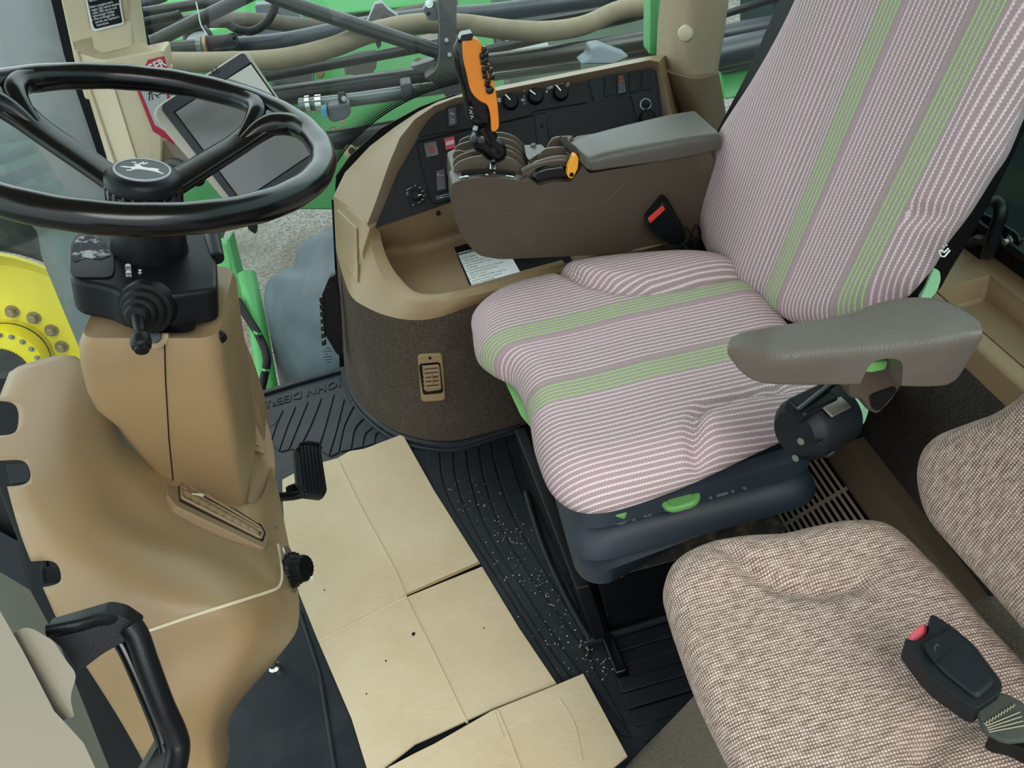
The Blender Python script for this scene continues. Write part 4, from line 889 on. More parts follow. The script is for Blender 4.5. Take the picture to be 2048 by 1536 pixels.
obj('wiper_symbols', sg([((1060, 174), (1066, 172)), ((1066, 172), (1069, 175)), ((1061, 175), (1064, 179)), ((1064, 179), (1068, 177)), ((1048, 190), (1048, 196)), ((1046, 199), (1052, 198)), ((1046, 203), (1052, 202)), ((1046, 208), (1052, 207))]), M['greyprint'], pan)
obj('fan_symbol', sg([((995, 197), (1002, 203)), ((1002, 197), (995, 203)), ((998, 195), (999, 205))], .0022), M['greyprint'], pan)
def rocker(cx, cy, wd, ht, mat=M['gloss'], sk=.22, label=None):
    def c4(w2, h2, dy=0): return [(cx-w2-h2*.0, cy-h2+w2*sk+dy), (cx+w2, cy-h2-w2*sk+dy), (cx+w2+2, cy+h2-w2*sk+dy), (cx-w2+2, cy+h2+w2*sk+dy)]
    f_ = obj('rocker_switch', prism(rnd(q5(c4(wd, ht), 0), .003), pN*.0022), M['panel2'], pan, bevel=.0008, seg=2, label=label)
    a, b, c, d = q5(c4(wd*.72, ht*.82), .0015); mid1 = a.lerp(d, .5); mid2 = b.lerp(c, .5)
    w_ = MB(); up = pN*.0045; lo = pN*.0012; mi = pN*.0018
    w_.add([a, b, c, d, a+up, b+up, mid2+mi, mid1+mi, c+lo, d+lo], [(0, 1, 2, 3), (4, 5, 6, 7), (7, 6, 8, 9), (0, 4, 7, 9, 3), (1, 5, 6, 8, 2), (0, 1, 5, 4), (3, 2, 8, 9)])
    obj('rocker_key', w_, mat, f_, bevel=.0006, seg=2); return f_
def q5s(segs, o=.006, w_=.0011, mat=None, par=None): return obj('switch_symbol', merge(*[strip(q5([a, b], o), w_, .0006, pN) for a, b in segs]), mat or M['greyprint'], par or pan)
rocker(1217, 171, 10, 21, M['panel2'], label='blank rocker at the left of the four'); hz = rocker(1242, 168, 10, 21, M['gloss'], label='hazard rocker with red triangle'); rocker(1267, 163, 10, 21, M['panel2']); rocker(1292, 159, 10, 21, M['panel2'])
M['redprint'] = plastic('red_print', (196, 36, 36), .5, 100, 0)
q5s([((1238, 163), (1242, 155)), ((1242, 155), (1247, 162)), ((1238, 163), (1247, 162)), ((1238, 153), (1246, 151))], .007, .0012, M['redprint'], hz)
obj('rocker_lower_key', prism(q5([(1237, 172), (1248, 170), (1249, 181), (1239, 183)], .0035), pN*.002), M['bezel'], hz, bevel=.0006, seg=2)
rk = rocker(904, 233, 11, 21, M['gloss'], label='rocker with round symbols at the upper left of the panel'); q5s([((900, 228), (903, 225)), ((903, 225), (905, 229)), ((906, 230), (909, 227))], .007, .001, None, rk); obj('switch_symbol', tube([q5([(905+3*math.cos(a), 242+4*math.sin(a))], .0055)[0] for a in [2*PI*k/14 for k in range(14)]], .0004, 6, closed=True), M['greyprint'], rk)
obj('stop_switch', prism(rnd(q5([(847, 287), (872, 282), (878, 310), (853, 316)], 0), .001), pN*.003), M['gloss'], pan, bevel=.0006, seg=2)
sx_ = obj('stop_emblem', lathe([(.0075, 0), (.0075, .0006), (0, .0006)], q5([(863, 299)], .0032)[0], pN, 8), M['darkred'], pan)
obj('lettering', text('STOP', q5([(857, 301)], .004)[0], xd, yd, .0042, .0002), M['seal'], sx_)
cr_s = obj('heater_switch', prism(rnd(q5([(888, 278), (908, 273), (912, 296), (892, 301)], 0), .0008), pN*.0075), M['crimson'], pan, bevel=.0006, seg=2, label='crimson square switch with white coil symbol')
coil = [q5([(892+k*.62+2.2*math.sin(k*.95), 287-k*.14+3.6*math.cos(k*.95))], .0082)[0] for k in range(27)]
obj('coil_symbol', tube(coil, .0006, 5), M['white'], cr_s)
for cx, cy, lb in ((881, 360, 'lower rocker beside the round dial'), (907, 350, 'lower rocker half hidden by the armrest pod')):
    k_ = rocker(cx, cy, 12, 24, M['gloss'], label=lb); q5s([((cx-6, cy-9), (cx-3, cy-13)), ((cx-3, cy-9), (cx-7, cy-13)), ((cx, cy-9), (cx+7, cy-10))], .007, .0009, None, k_)
rp_p = [(808, 377), (838, 368), (851, 404), (822, 414)]
dl = obj('dial_plate', prism(rnd(q5(rp_p, 0), .002), pN*.002), M['seal'], pan, bevel=.0006, seg=2)
c = q5([(832, 391)], .002)[0]; obj('rotary_dial', lathe([(.0125, 0), (.0125, .003), (.009, .005), (.008, .013), (0, .0135)], c, pN, 48, knurl=-.04, kn=12), M['seal'], dl)
obj('dial_pointer', strip([q5([(836, 391)], .016)[0], q5([(843, 389)], .016)[0]], .002, .001, pN), M['white'], dl)
obj('dial_symbols', merge(*[strip(q5([(x, y), (x+4, y-2)], .0022), .0012, .0004, pN) for x, y in ((812, 381), (816, 378), (820, 376), (828, 372), (838, 376), (843, 383), (846, 392), (843, 400), (836, 406), (824, 411), (812, 386), (813, 390))]), M['greyprint'], dl)
obj('bracket_symbol', merge(*[strip(q5([a, b], 0), .001, .0006, pN) for a, b in (((873, 394), (900, 387)), ((874, 398), (902, 391)), ((873, 394), (874, 398)), ((880, 396), (890, 388)))]), M['greyprint'], pan)
kr = obj('ignition_ring', lathe([(.0118, 0), (.0118, .003), (.0105, .0045), (.0092, .003), (.0092, 0)], q5([(1291, 209)], 0)[0], pN, 36), M['greyprint'], pan, label='chrome ignition switch ring')
obj('ignition_barrel', merge(lathe([(.009, 0), (.009, .003), (0, .003)], q5([(1291, 209)], 0)[0], pN, 28), strip(q5([(1284, 210), (1300, 207)], .003), .0045, .006, pN)), M['seal'], kr)
obj('rotary_dial', lathe([(.017, 0), (.017, .006), (.013, .012), (0, .0125)], q5([(1294, 236)], 0)[0], pN, 48, knurl=-.04, kn=12), M['seal'], pan)
# instruction card in the tray
ins = thing('instruction_label', Zp(970, 540, .354), 'white unfolding instruction label with black header lying in the tan tray', 'label')
zz = .3535; lp = lambda x, y, o=0: Zp(x, y, zz+o)
obj('card', prism(rnd(P([(908, 494), (1110, 440), (1145, 525), (945, 586)], Zp, zz), .004), V((0, 0, .0012))), M['seal'], ins)
obj('white_field', prism(P([(917, 511), (1008, 487), (1045, 552), (947, 579)], Zp, zz+.0013), V((0, 0, .0003))), M['white'], ins)
M['blackprint'] = plastic('black_print', (40, 44, 46), .6, 100, 0)
xd = lp(1000, 489)-lp(917, 511); yd = lp(908, 494)-lp(945, 586)
obj('lettering', text('UNFOLD FOR FIELD', lp(915, 509, .0016), xd, yd, .0095, .0004, 1, bold=.0003), M['white'], ins)
tx = MB()
for i, s_ in enumerate(("1. Push 'RAISE", "   raise boom to", "2. Push 'FOLD/LEVEL' switch", "   switch until boom wing is", "   to 90 feet", "3. To unfold outer boom wing again", "   push 'FOLD/LEVEL' switch", "   'FULLY' switch.", "4. Push 'RAISE/LOWER' switch to", "   position nozzles at desired", "5. Push 'FOLD/LEVEL'", "   boom wings to")):
    tx.join(text(s_, lp(921+i*2.2, 519+i*5.0, .0017), xd, yd, .0056, .0003))
obj('printed_text', tx, M['blackprint'], ins)
# oval air vent in the carpet
tC = bvh_of(bpy.data.objects['carpet_skirt']); vc, vN = surfplane(tC, [(840, 740), (885, 738), (862, 790)]); vc = vc+vN*.004; q6 = lambda px, o=0: [Pl(x, y, vc+vN*o, vN) for x, y in px]
av = thing('air_vent', vc, 'upright tan air vent with rounded frame set in the brown carpet below the tray', 'air vent')
obj('frame', prism(rnd(q6([(834, 710), (884, 708), (891, 802), (842, 805)], .004), .012), -vN*.02), M['tan'], av, bevel=.003)
obj('recess', prism(rnd(q6([(837, 728), (880, 724), (887, 786), (846, 790)], .0045), .008), -vN*.003), M['seal'], av)
obj('inner_frame', tube(rnd(q6([(847, 735), (877, 732), (881, 777), (853, 781)], .006), .004), .0026, 8, closed=True), M['tan2'], av)
for k in range(6):
    y = 735+k*8.4; obj('vane', tube(q6([(846+k*.5, y), (878+k*.5, y-3)], .007), .0046, 10, flat=.35), M['tan2'], av)
obj('lever', merge(tube(q6([(864, 752), (865, 766)], .012), .0018, 8), tube(q6([(858, 759), (872, 757)], .012), .0014, 8)), M['tan'], av)
screw('screw', q6([(860, 716)], .006)[0], vN, .003, M['seal'], av)

# ================================================================= CONTROL POD (armrest with lever)
cp = thing('control_armrest', Yp(1100, 420, 1.2), 'brown control armrest pod with padded lid to the far side of the driver seat', 'armrest')
Yn = 1.15
side = [(903, 374), (907, 365), (930, 359), (960, 355), (995, 355), (1030, 359), (1049, 365), (1056, 358), (1064, 362), (1078, 373), (1100, 366), (1128, 364), (1142, 365), (1166, 331), (1176, 345), (1184, 347), (1280, 330), (1420, 300), (1470, 420), (1430, 470), (1200, 510), (1000, 519), (960, 512), (945, 500), (922, 470), (908, 432), (903, 400)]
sp = rnd(P(side, Yp, Yn), [.006, .01]+[.004]*12+[.004]*5+[.008]*8)
ztop = max(q.z for q in sp)
obj('side_shell', prism(sp, V((0, .052, 0))), M['pod'], cp, bevel=.0035)
obj('body_seam', tube(cat_([Yp(x, y, Yn-.0005) for x, y in ((909, 434), (1000, 428), (1120, 420), (1175, 414), (1215, 400), (1245, 370), (1268, 335))], 40, False), .0007, 6), M['podtop'], cp)
# rear body behind the shell carrying the fins
zb = Yp(960, 355, Yn).z
rear = [V((-.012, Yn+.10, zb-.06)), V((-.012, Yn+.10, zb-.005)), V((.05, Yn+.10, zb+.01)), V((.12, Yn+.10, zb)), V((.16, Yn+.10, zb-.012)), V((.20, Yn+.1, zb+.02)), V((.5, Yn+.1, zb+.02)), V((.5, Yn+.1, zb-.1))]
obj('rear_shell', prism([V((q_.x+.006, Yn+.052, q_.z)) for q_ in (Yp(907, 430, Yn), Yp(907, 385, Yn))]+[V((.02, Yn+.052, Yp(930, 372, Yn).z)), Yp(1050, 384, Yn)+V((0, .052, 0)), Yp(1160, 375, Yn)+V((0, .052, 0)), Yp(1200, 345, Yn)+V((0, .052, 0)), Yp(1300, 330, Yn)+V((0, .052, 0)), Yp(1300, 480, Yn)+V((0, .052, 0)), Yp(960, 500, Yn)+V((0, .052, 0))], V((0, .12, 0))), M['pod'], cp, bevel=.004)
finL = [[(905, 343), (907, 333), (920, 322), (950, 313), (985, 310)], [(904, 330), (907, 318), (925, 308), (955, 300), (990, 296)], [(903, 312), (908, 302), (918, 301), (930, 303), (955, 295), (985, 288)], [(907, 300), (913, 291), (930, 285), (955, 279), (990, 275)], [(915, 290), (918, 281), (935, 273), (960, 268), (995, 265)]]
def fin(px, y, back_, par, mat=M['podtop'], dn_=.045):
    t_ = [Yp(a, b, y) for a, b in px]; t_ = cat_(t_, 18, False); zmin = min(q.z for q in t_)-dn_
    bt = [V((t_[-1].x, y, zmin)), V((t_[0].x, y, zmin))]
    return obj('divider_fin', prism(t_+bt, V((0, back_, 0))), mat, par, bevel=.0008, seg=2)
for i, px in enumerate(finL):
    x2 = [(1010, 327), (1050, 330), (1055, 328)] if i == 0 else None
    ext = [(1000+i*2, px[-1][1]+1), (1025+i*1, px[-1][1]+8), (1046+i*.5, px[-1][1]+24), (1053, px[-1][1]+36)]
    fin([(x+2, y) for x, y in px]+ext, Yn+.040+i*.022, .004, cp)
finR = [[(1043, 343), (1062, 330), (1090, 318), (1125, 312), (1160, 315)], [(1075, 318), (1085, 302), (1100, 296), (1130, 294)], [(1090, 305), (1100, 285), (1112, 275), (1145, 273)]]
for i, px in enumerate(finR): fin(px, Yn+.02+i*.03, .005, cp)
top = prism(rnd([Yp(x, y, yy) for x, y, yy in ((1120, 276, 1.26), (1146, 273, 1.26), (1170, 330, 1.165), (1150, 318, 1.165), (1128, 300, 1.2))], .003), V((0, 0, -.012)))
obj('rear_rib_top', top, M['podtop'], cp, bevel=.002)
obj('symbol_plate', prism([Yp(x, y, yy)+V((0, 0, .0005)) for x, y, yy in ((1129, 278, 1.25), (1144, 277, 1.25), (1152, 303, 1.205), (1138, 306, 1.205))], V((0, 0, .001))), M['bezel'], cp)
obj('plate_symbols', merge(*[strip([Yp(a, b, 1.228)+V((0, 0, .004)), Yp(c, d, 1.228)+V((0, 0, .004))], .0013, .0006, (0, -.5, .8)) for a, b, c, d in ((1135, 281, 1139, 286), (1139, 286, 1136, 289), (1137, 280, 1142, 281), (1143, 296, 1148, 300), (1141, 295, 1143, 300), (1149, 294, 1148, 302))]), M['white'], cp)
obj('corner_plate', prism(rnd([Yp(x, y, yy) for x, y, yy in ((1048, 290, 1.27), (1083, 289, 1.27), (1092, 298, 1.23), (1058, 320, 1.2), (1052, 312, 1.22))], .003), V((0, 0, -.008))), M['steel'] if False else M['armp'], cp, bevel=.001)
screw('screw', Yp(1067, 293, 1.262)+V((0, 0, .001)), (0, -.1, 1), .005, M['podtop'], cp)
# lever slot deck
deck = [Yp(905, 344, Yn+.004), Yp(930, 335, Yn+.004), Yp(985, 330, Yn+.004), Yp(1045, 345, Yn+.004)]
dpt = lambda x, dy, up=0: (lambda q: V((q.x, q.y+dy, q.z+up)))(Yp(x, 365-10*math.sin(PI*max(0, min(1, (x-900)/158)))+(max(0, x-1000)*.0), Yn))
obj('slot', tube(cat_([dpt(x, .018, .0012) for x in (926, 950, 985, 1010, 1034)], 20, False), .0058, 10, flat=.45), M['seal'], cp)
obj('speed_symbols', merge(*[strip([dpt(a, .007+b*.001, .0018), dpt(c, .007+d*.001, .0018)], .003, .001, (0, 0, 1)) for a, b, c, d in ((920, 0, 929, 1), (929, 0, 939, -1), (931, 2, 937, 1), (1014, 0, 1022, 1), (1022, 1, 1030, 0), (973, 0, 978, 0))]), M['white'], cp)
# thumb-wheel throttle arc and yellow lever
arc = [Yp(x, y, Yn+.012) for x, y in ((1062, 356), (1075, 343), (1095, 337), (1120, 334), (1136, 337), (1138, 358), (1120, 358), (1100, 361), (1078, 370))]
obj('throttle_quadrant', prism(arc, V((0, .02, .006))), M['gloss'], cp, bevel=.004)
for k in range(16):
    t = k/15; a = (1066+t*68, 350-15*math.sin(t*PI*.62)-2*t)
    obj('quadrant_tooth', box(Yp(a[0], a[1], Yn+.018)+V((0, 0, .004)), (.0022, .006, .003)), M['podtop'], cp)
obj('quadrant_rim', tube(cat_([Yp(x, y, Yn+.022) for x, y in ((1044, 342), (1062, 332), (1095, 323), (1125, 320), (1150, 325))], 20, False), .004, 10), M['podtop'], cp)
yl = obj('throttle_lever', prism(rnd([Yp(x, y, Yn-.004) for x, y in ((1143, 320), (1147, 310), (1154, 310), (1158, 318), (1156, 338), (1146, 358), (1138, 357), (1134, 350), (1136, 335))], .003), V((0, .014, 0))), M['orange2'], cp, bevel=.003, label='yellow-orange throttle lever')
screw('screw', Yp(1143, 349, Yn-.0045), (0, -1, 0), .0035, M['seal'], yl)
# padded lid
def sect(px, y1, y2): pass
lidn = [Yp(x, y, Yn-.005) for x, y in ((1172, 322), (1184, 344), (1230, 336), (1330, 322), (1430, 300), (1445, 285), (1430, 262), (1330, 278), (1240, 296), (1190, 312))]
rowsL = []
nl = [(1160, 300, 322), (1180, 316, 342), (1220, 306, 338), (1280, 294, 330), (1340, 283, 321), (1390, 274, 312), (1440, 268, 300)]
secL = []
for (x, yt, yb_) in nl:
    t = (x-1160)/280; wd = .075+.055*t**.7; a = Yp(x, yb_, Yn-.006); b = Yp(x, yt, Yn-.004); c = b+V((-.018*(1-t), wd, .004-.006*t)); d = c+V((0, .012, -.022))
    cl = [a, b, c, d]; secL.append(rnd([a, b, c, d], [.004, .014, .018, .004], 6))
ml = grid(cr1(secL, 26), closed=True); k_ = len(secL[0]); ml.f += [tuple(range(k_)), tuple(range(25*k_, 26*k_))[::-1]]
obj('padded_lid', ml, M['armp'], cp, sharp=60)
obj('lid_end_cap', box(Yp(1300, 240, 1.27)+V((0, 0, -.02)), (.10, .03, .02)), M['armp'], cp, bevel=.008)
# ---- hydro lever
Yh = 1.19
hl = obj('drive_lever', tube([dpt(988, .018, -.004), Yp(985, 325, Yh), Yp(982, 290, Yh), Yp(975, 262, Yh)], .0072, 18), M['chrome'], cp, label='chrome shafted drive lever with orange grip')
bc_ = Yp(979, 291, Yh); ax1 = (Yp(1008, 318, Yh)-Yp(950, 268, Yh)).normalized()
nb = 14; bp_ = [Yp(947, 266, Yh).lerp(Yp(1008, 316, Yh), t/(nb-1)) for t in range(nb)]
obj('rubber_boot', tube(bp_, [.010, .016, .0185, .0195, .0195, .019, .0185, .0185, .019, .019, .0185, .017, .013, .006], 24, flat=.9), M['gloss'], hl, sharp=80)
bodyp = [(908, 99), (917, 81), (926, 74), (940, 78), (960, 100), (975, 150), (986, 190), (990, 240), (984, 264), (954, 257), (940, 248), (932, 228), (925, 185), (915, 154), (909, 119)]
def puff(px, y0, th, n=60, mat=None, name='', edge=.45):
    return pillow([Yp(x, y, y0) for x, y in px], (0, -1, 0), th, edge=edge, depth=th*1.2, n=n, under=2.5)
obj('grip', puff(bodyp, Yh-.012, .012), M['gloss'], hl, sharp=80)
org = [(926, 83), (932, 76), (944, 75), (956, 80), (966, 94), (975, 118), (984, 148), (989, 172), (993, 190), (997, 225), (998, 254), (993, 262), (984, 264), (982, 240), (979, 222), (973, 209), (962, 204), (950, 194), (941, 180), (934, 150), (927, 118)]
op = [Yp(x, y, Yh-.024) for x, y in org]
obj('orange_shell', prism(cat_(op, 70), V((0, .010, 0))), M['orange'], hl, bevel=.0045, seg=4, label='orange grip shell')
obj('thumb_switch', prism(rnd([Yp(x, y, Yh-.026) for x, y in ((918, 82), (923, 70), (944, 66), (947, 72), (943, 81))], .002), V((0, .022, 0))), M['gloss'], hl, bevel=.002)
obj('switch_ridge', merge(*[tube([Yp(921+k*1.2, 78-k*3.2, Yh-.028), Yp(942+k*1.2, 75-k*3, Yh-.028)], .0009, 6) for k in range(3)]), M['bezel'], hl)
for i, (x, y) in enumerate(((968, 99), (972, 109), (964, 112), (966, 124), (972, 120), (974, 134), (981, 141), (968, 140), (970, 152), (984, 154), (976, 163), (974, 168))):
    obj('grip_button', box(Yp(x, y, Yh-.027), (.0075, .006, .0085), Matrix.Rotation(.25, 3, 'Y')), M['gloss'], hl, bevel=.0018, seg=2)
obj('grip_button', lathe([(.0062, 0), (.0062, .004), (.004, .0065), (0, .007)], Yp(979, 179, Yh-.024), (0, -1, .1), 20), M['gloss'], hl)
obj('grip_label', prism(rnd([Yp(x, y, Yh-.0255) for x, y in ((934, 212), (946, 212), (952, 240), (940, 242))], .002), V((0, .0008, 0))), M['panel2'], hl)
obj('grip_symbols', merge(*[strip([Yp(a, b, Yh-.0262), Yp(c, d, Yh-.0262)], .0012, .0004, (0, -1, 0)) for a, b, c, d in ((940, 214, 945, 216), (938, 220, 944, 222), (944, 222, 939, 227), (940, 231, 947, 233), (945, 233, 942, 238), (940, 224, 946, 228))]), M['greyprint'], hl)
obj('neck', tube([Yp(962, 250, Yh), Yp(977, 280, Yh)], [.0155, .0165], 18), M['gloss'], hl)
# ================================================================= DRIVER SEAT
ds = thing('driver_seat', (.2, .86, 0), 'pink-grey striped driver seat with green bands on black bellows suspension', 'seat')
ZS = .455
# cushion outline on plane z = ZS, seen as px of the widest line
co_ = [V((-.044, 1.03, ZS)), V((-.034, 1.085, ZS)), V((.03, 1.125, ZS)), V((.14, 1.13, ZS)), V((.26, 1.11, ZS)), V((.38, 1.07, ZS)), V((.43, 1.0, ZS)), V((.44, .86, ZS)), V((.43, .70, ZS)), V((.38, .650, ZS)), V((.28, .625, ZS)), V((.16, .600, ZS)), V((.06, .598, ZS)), V((.016, .64, ZS)), V((.006, .72, ZS)), V((.010, .80, ZS)), V((.002, .875, ZS)), V((-.026, .92, ZS)), V((-.045, .965, ZS))]
sF = [Zp(x, y, .475) for x, y in ((1108, 506), (1132, 528), (1170, 546), (1230, 558), (1300, 557), (1400, 536), (1480, 512))]
sN = [Zp(x, y, .48) for x, y in ((1388, 870), (1384, 835), (1392, 796), (1412, 775), (1485, 751), (1560, 735))]
def pdist(x, y, L_):
    best = 9
    for a, b in zip(L_[:-1], L_[1:]):
        ab = (b-a).xy; t = max(0, min(1, (V((x, y))-a.xy).dot(ab)/ab.length_squared)); best = min(best, (V((x, y))-a.xy-ab*t).length)
    return best
def yat(x, L_):
    if x <= L_[0].x: return L_[0].y
    for a, b in zip(L_[:-1], L_[1:]):
        if a.x <= x <= b.x: return a.y+(b.y-a.y)*(x-a.x)/max(b.x-a.x, 1e-6)
    return L_[-1].y
sNs = sorted(sN[1:], key=lambda q: q.x)
def ss_(t): t = max(0, min(1, t)); return t*t*(3-2*t)
def cbump(u, v, s):
    x, y = .19+u, .860+v; h = 0
    h -= .010*math.exp(-(pdist(x, y, sF)/.0080)**2) + .012*math.exp(-(pdist(x, y, sN)/.0085)**2)
    h += .016*ss_((y-yat(x, sF))/.035)*ss_((x-sF[0].x+.01)/.04)
    h += .013*ss_((yat(x, sNs)-y)/.035)*ss_((x-sNs[0].x)/.03)
    h += .006*math.exp(-((u+.17)/.07)**2) - .012*max(0, u)/.2
    return h
cu = obj('seat_cushion', pillow(co_, (0, 0, 1), .050, edge=.26, depth=.056, bump=cbump, xax=(1, 0, 0), cen=(.19, .860, ZS+.0), rings=44, n=240, under=3.5), M['stripe'], ds, sharp=180)
# backrest
bo0 = V((.385, .85, .48)); bup = V((.342, 0, .940)).normalized(); bn = V((-.940, 0, .342)).normalized()
qb = lambda px, o=0: [Pl(x, y, bo0+bn*o, bn) for x, y in px]
bx = [(1648, -60), (1592, 60), (1530, 165), (1462, 268), (1425, 350), (1414, 410), (1418, 455), (1438, 512), (1490, 572), (1560, 636), (1620, 655), (1700, 652), (1765, 628), (1830, 580), (1870, 515), (1917, 450), (1967, 366), (2005, 305), (2048, 203), (2096, 90), (2140, -20), (2170, -160), (1900, -220), (1680, -190)]
bc0 = qb([(1695, 290)])[0]
def bbump(u, v, s):   # u up, v across
    a = abs(v+.0); line = .125+.02*math.sin(u*7); k = max(0, min(1, (a-line)/.07)); k = k*k*(3-2*k); h = (.018 if v < 0 else .010)*k-(.005 if v < 0 else .003)*math.exp(-((a-line)/.014)**2)
    if v < -.1: h -= .006*math.exp(-((u+.02-(a-.15)*.4)/.012)**2)
    return h
BK = pillow([q+bn*.040 for q in qb(bx, -.075)], bn, .040, edge=.20, depth=.045, bump=bbump, xax=bup, cen=bc0-bn*.035, n=260, under=3, rings=44)
bk = obj('backrest', BK, M['stripe'], ds, sharp=180)
bpx = [q+bn*.045 for q in qb([(1630, -60), (1540, 140), (1440, 330), (1415, 440), (1450, 520), (1575, 640), (1700, 665), (1800, 645), (1872, 602), (1912, 540), (1968, 448), (2024, 340), (2060, 262), (2096, 165), (2140, 50), (2160, -60), (2180, -160), (1900, -220), (1680, -190)], -.130)]
obj('backrest_shell', prism(cat_(bpx, 90), -bn*.045), M['seal'], ds, bevel=.012)
tag_p = [Pl(x, y, bo0-bn*.060, bn) for x, y in ((1878, 490), (1898, 484), (1894, 508), (1880, 515))]
sg2 = lambda a, b, c, d: strip([Yp(a, b, .585), Yp(c, d, .585)], .0014, .0008, V((-.5, -.8, .2)))
obj('seat_symbol', merge(sg2(1878, 502, 1882, 512), sg2(1882, 512, 1889, 513), sg2(1889, 513, 1900, 500), sg2(1878, 502, 1884, 500), sg2(1884, 500, 1888, 505), sg2(1888, 505, 1897, 496), sg2(1886, 492, 1889, 494), sg2(1892, 489, 1894, 491)), M['white'], ds)
obj('hinge_bracket', prism([V((.405, 1.04, .43)), V((.43, 1.04, .43)), V((.45, 1.04, .36)), V((.40, 1.04, .36))], V((0, -.40, 0))), M['seal'], ds, bevel=.004)
for x, y in ((1455, 540), (1462, 552), (1480, 568)): obj('hinge_bolt', hexbolt(Yp(x, y, Yp(x, y, 1.0).y), (-.6, -.4, .6), .004), M['steel'], ds)
# green front pan and levers
obj('front_pan', prism(rnd(P([(986, 708), (1020, 700), (1050, 740), (1085, 800), (1095, 880), (1060, 852), (1042, 832), (998, 738)], Zp, .400), .006), V((.01, 0, -.03))), M['seatgreen'], ds, bevel=.004, label='green plastic front pan')
g1 = P([(1312, 985), (1372, 968), (1395, 975), (1404, 1000), (1392, 1018), (1342, 1031), (1322, 1018)], Zp, .335)
gl_ = obj('adjust_lever', prism(rnd(g1, .012), V((0, 0, .012))), M['seatgreen'], ds, bevel=.005, label='green paddle lever')
obj('lever_dish', prism(rnd(P([(1332, 995), (1378, 983), (1392, 1000), (1345, 1017)], Zp, .3475), .01), V((0, 0, .001))), M['seatgreen'], gl_, bevel=.0005, seg=2)
obj('adjust_lever', prism(rnd(P([(1202, 1030), (1245, 1018), (1262, 1030), (1250, 1040), (1208, 1044)], Zp, .335), .003), V((0, 0, .012))), M['seatgreen'], ds, bevel=.003)
# cushion frame
obj('seat_frame', prism([V((.04, .64, .36)), V((.38, .66, .36)), V((.40, .66, .405)), V((.04, .64, .395))], V((0, .42, 0))), M['blk'], ds, bevel=.004)
fr2 = lambda x, y: Yp(x, y, .66)
obj('side_rail', prism(rnd([fr2(1420, 960), fr2(1480, 905), fr2(1560, 872), fr2(1625, 880), fr2(1600, 905), fr2(1500, 930), fr2(1440, 975)], .004), V((0, .02, 0))), M['blk'], ds, bevel=.002)
tab = obj('frame_tab', prism(rnd(P([(1434, 936), (1450, 932), (1465, 948), (1460, 958), (1444, 962)], Zp, .33), .002), V((0, 0, .003))), M['steel'], ds)
# bellows: stacked convolutions
def rrect(x0, x1, y0, y1, z, r=.05): return rnd([V((x0, y0, z)), V((x1, y0, z)), V((x1, y1, z)), V((x0, y1, z))], r, 8)
rws = []
zs = [(.362, -.012), (.354, .012), (.332, .018), (.312, -.002), (.306, -.002), (.298, .018), (.270, .026), (.252, .006), (.246, .004), (.238, .022), (.212, .026), (.198, .010), (.192, -.012), (.186, -.02)]
for z, o in zs:
    r_ = rrect(.045-o, .362+o, .648-o, 1.09+o, z, .055); lf_ = max(0, min(1, (.255-z)/.05))
    for q in r_:
        k = max(0, min(1, (q.x-.05)/.16)); k = k*k*(3-2*k)
        if q.y < .8: q.y += .085*k*lf_; q.z += .012*k*lf_
    rws.append(r_)
bl_ = grid(rws, closed=True); k_ = len(rws[0]); bl_.f += [tuple(range(k_)), tuple(range((len(zs)-1)*k_, len(zs)*k_))[::-1]]
sbm = obj('suspension_bellows', bl_, M['bellow'], ds, sharp=55)
tb = bvh_of(sbm)
# embossed lettering on the bellows' side fold
h0, n0 = hit(tb, 1215, 1050); 
obj('embossed_lettering', text('GRAMMER', h0+V((0, -.002, -.004)), (1, 0, .02), (0, .75, .66), .042, .0018, 1), M['bellow'], sbm)
# base box
bxx = thing('seat_riser', (.2, .88, 0), 'black painted steel box carrying the driver seat suspension', 'seat base')
obj('box', prism([V((.050, .672, -.004)), V((.335, .672, -.004)), V((.335, .672, .176)), V((.046, .672, .176))], V((0, .42, 0))), M['darkbox'], bxx, bevel=.005)
obj('dusty_flange', prism([V((.040, .655, .1765)), V((.345, .655, .1765)), V((.345, .74, .1765)), V((.040, .74, .1765))], V((0, 0, .003))), M['dust'], bxx, bevel=.001)
b1 = Zp(1239, 1146, .180); obj('bolt', hexbolt(b1, (0, 0, 1), .0055), M['bolt'], bxx)
b2 = Zp(1549, 1050, .08); obj('bolt', hexbolt(b2, (0, 0, 1), .006), M['bolt'], bxx)
fc_ = [Zp(1056, 985, .0)+V((-.004, 0, 0)), Zp(1180, 1268, .0)]
pl_ = prism([V((.022, .66, .0)), V((.014, .66, .165)), V((-.018, 1.04, .165)), V((-.024, 1.04, .0))], V((.022, 0, 0)))
obj('front_cover', pl_, M['blk'], bxx, bevel=.003)
obj('cover_slot', box((-.001, .83, .12), (.006, .22, .006), Matrix.Rotation(.085, 3, 'Z')), M['seal'], bxx)
obj('cover_slot', box((.004, .78, .075), (.006, .10, .004), Matrix.Rotation(.085, 3, 'Z')), M['seal'], bxx)
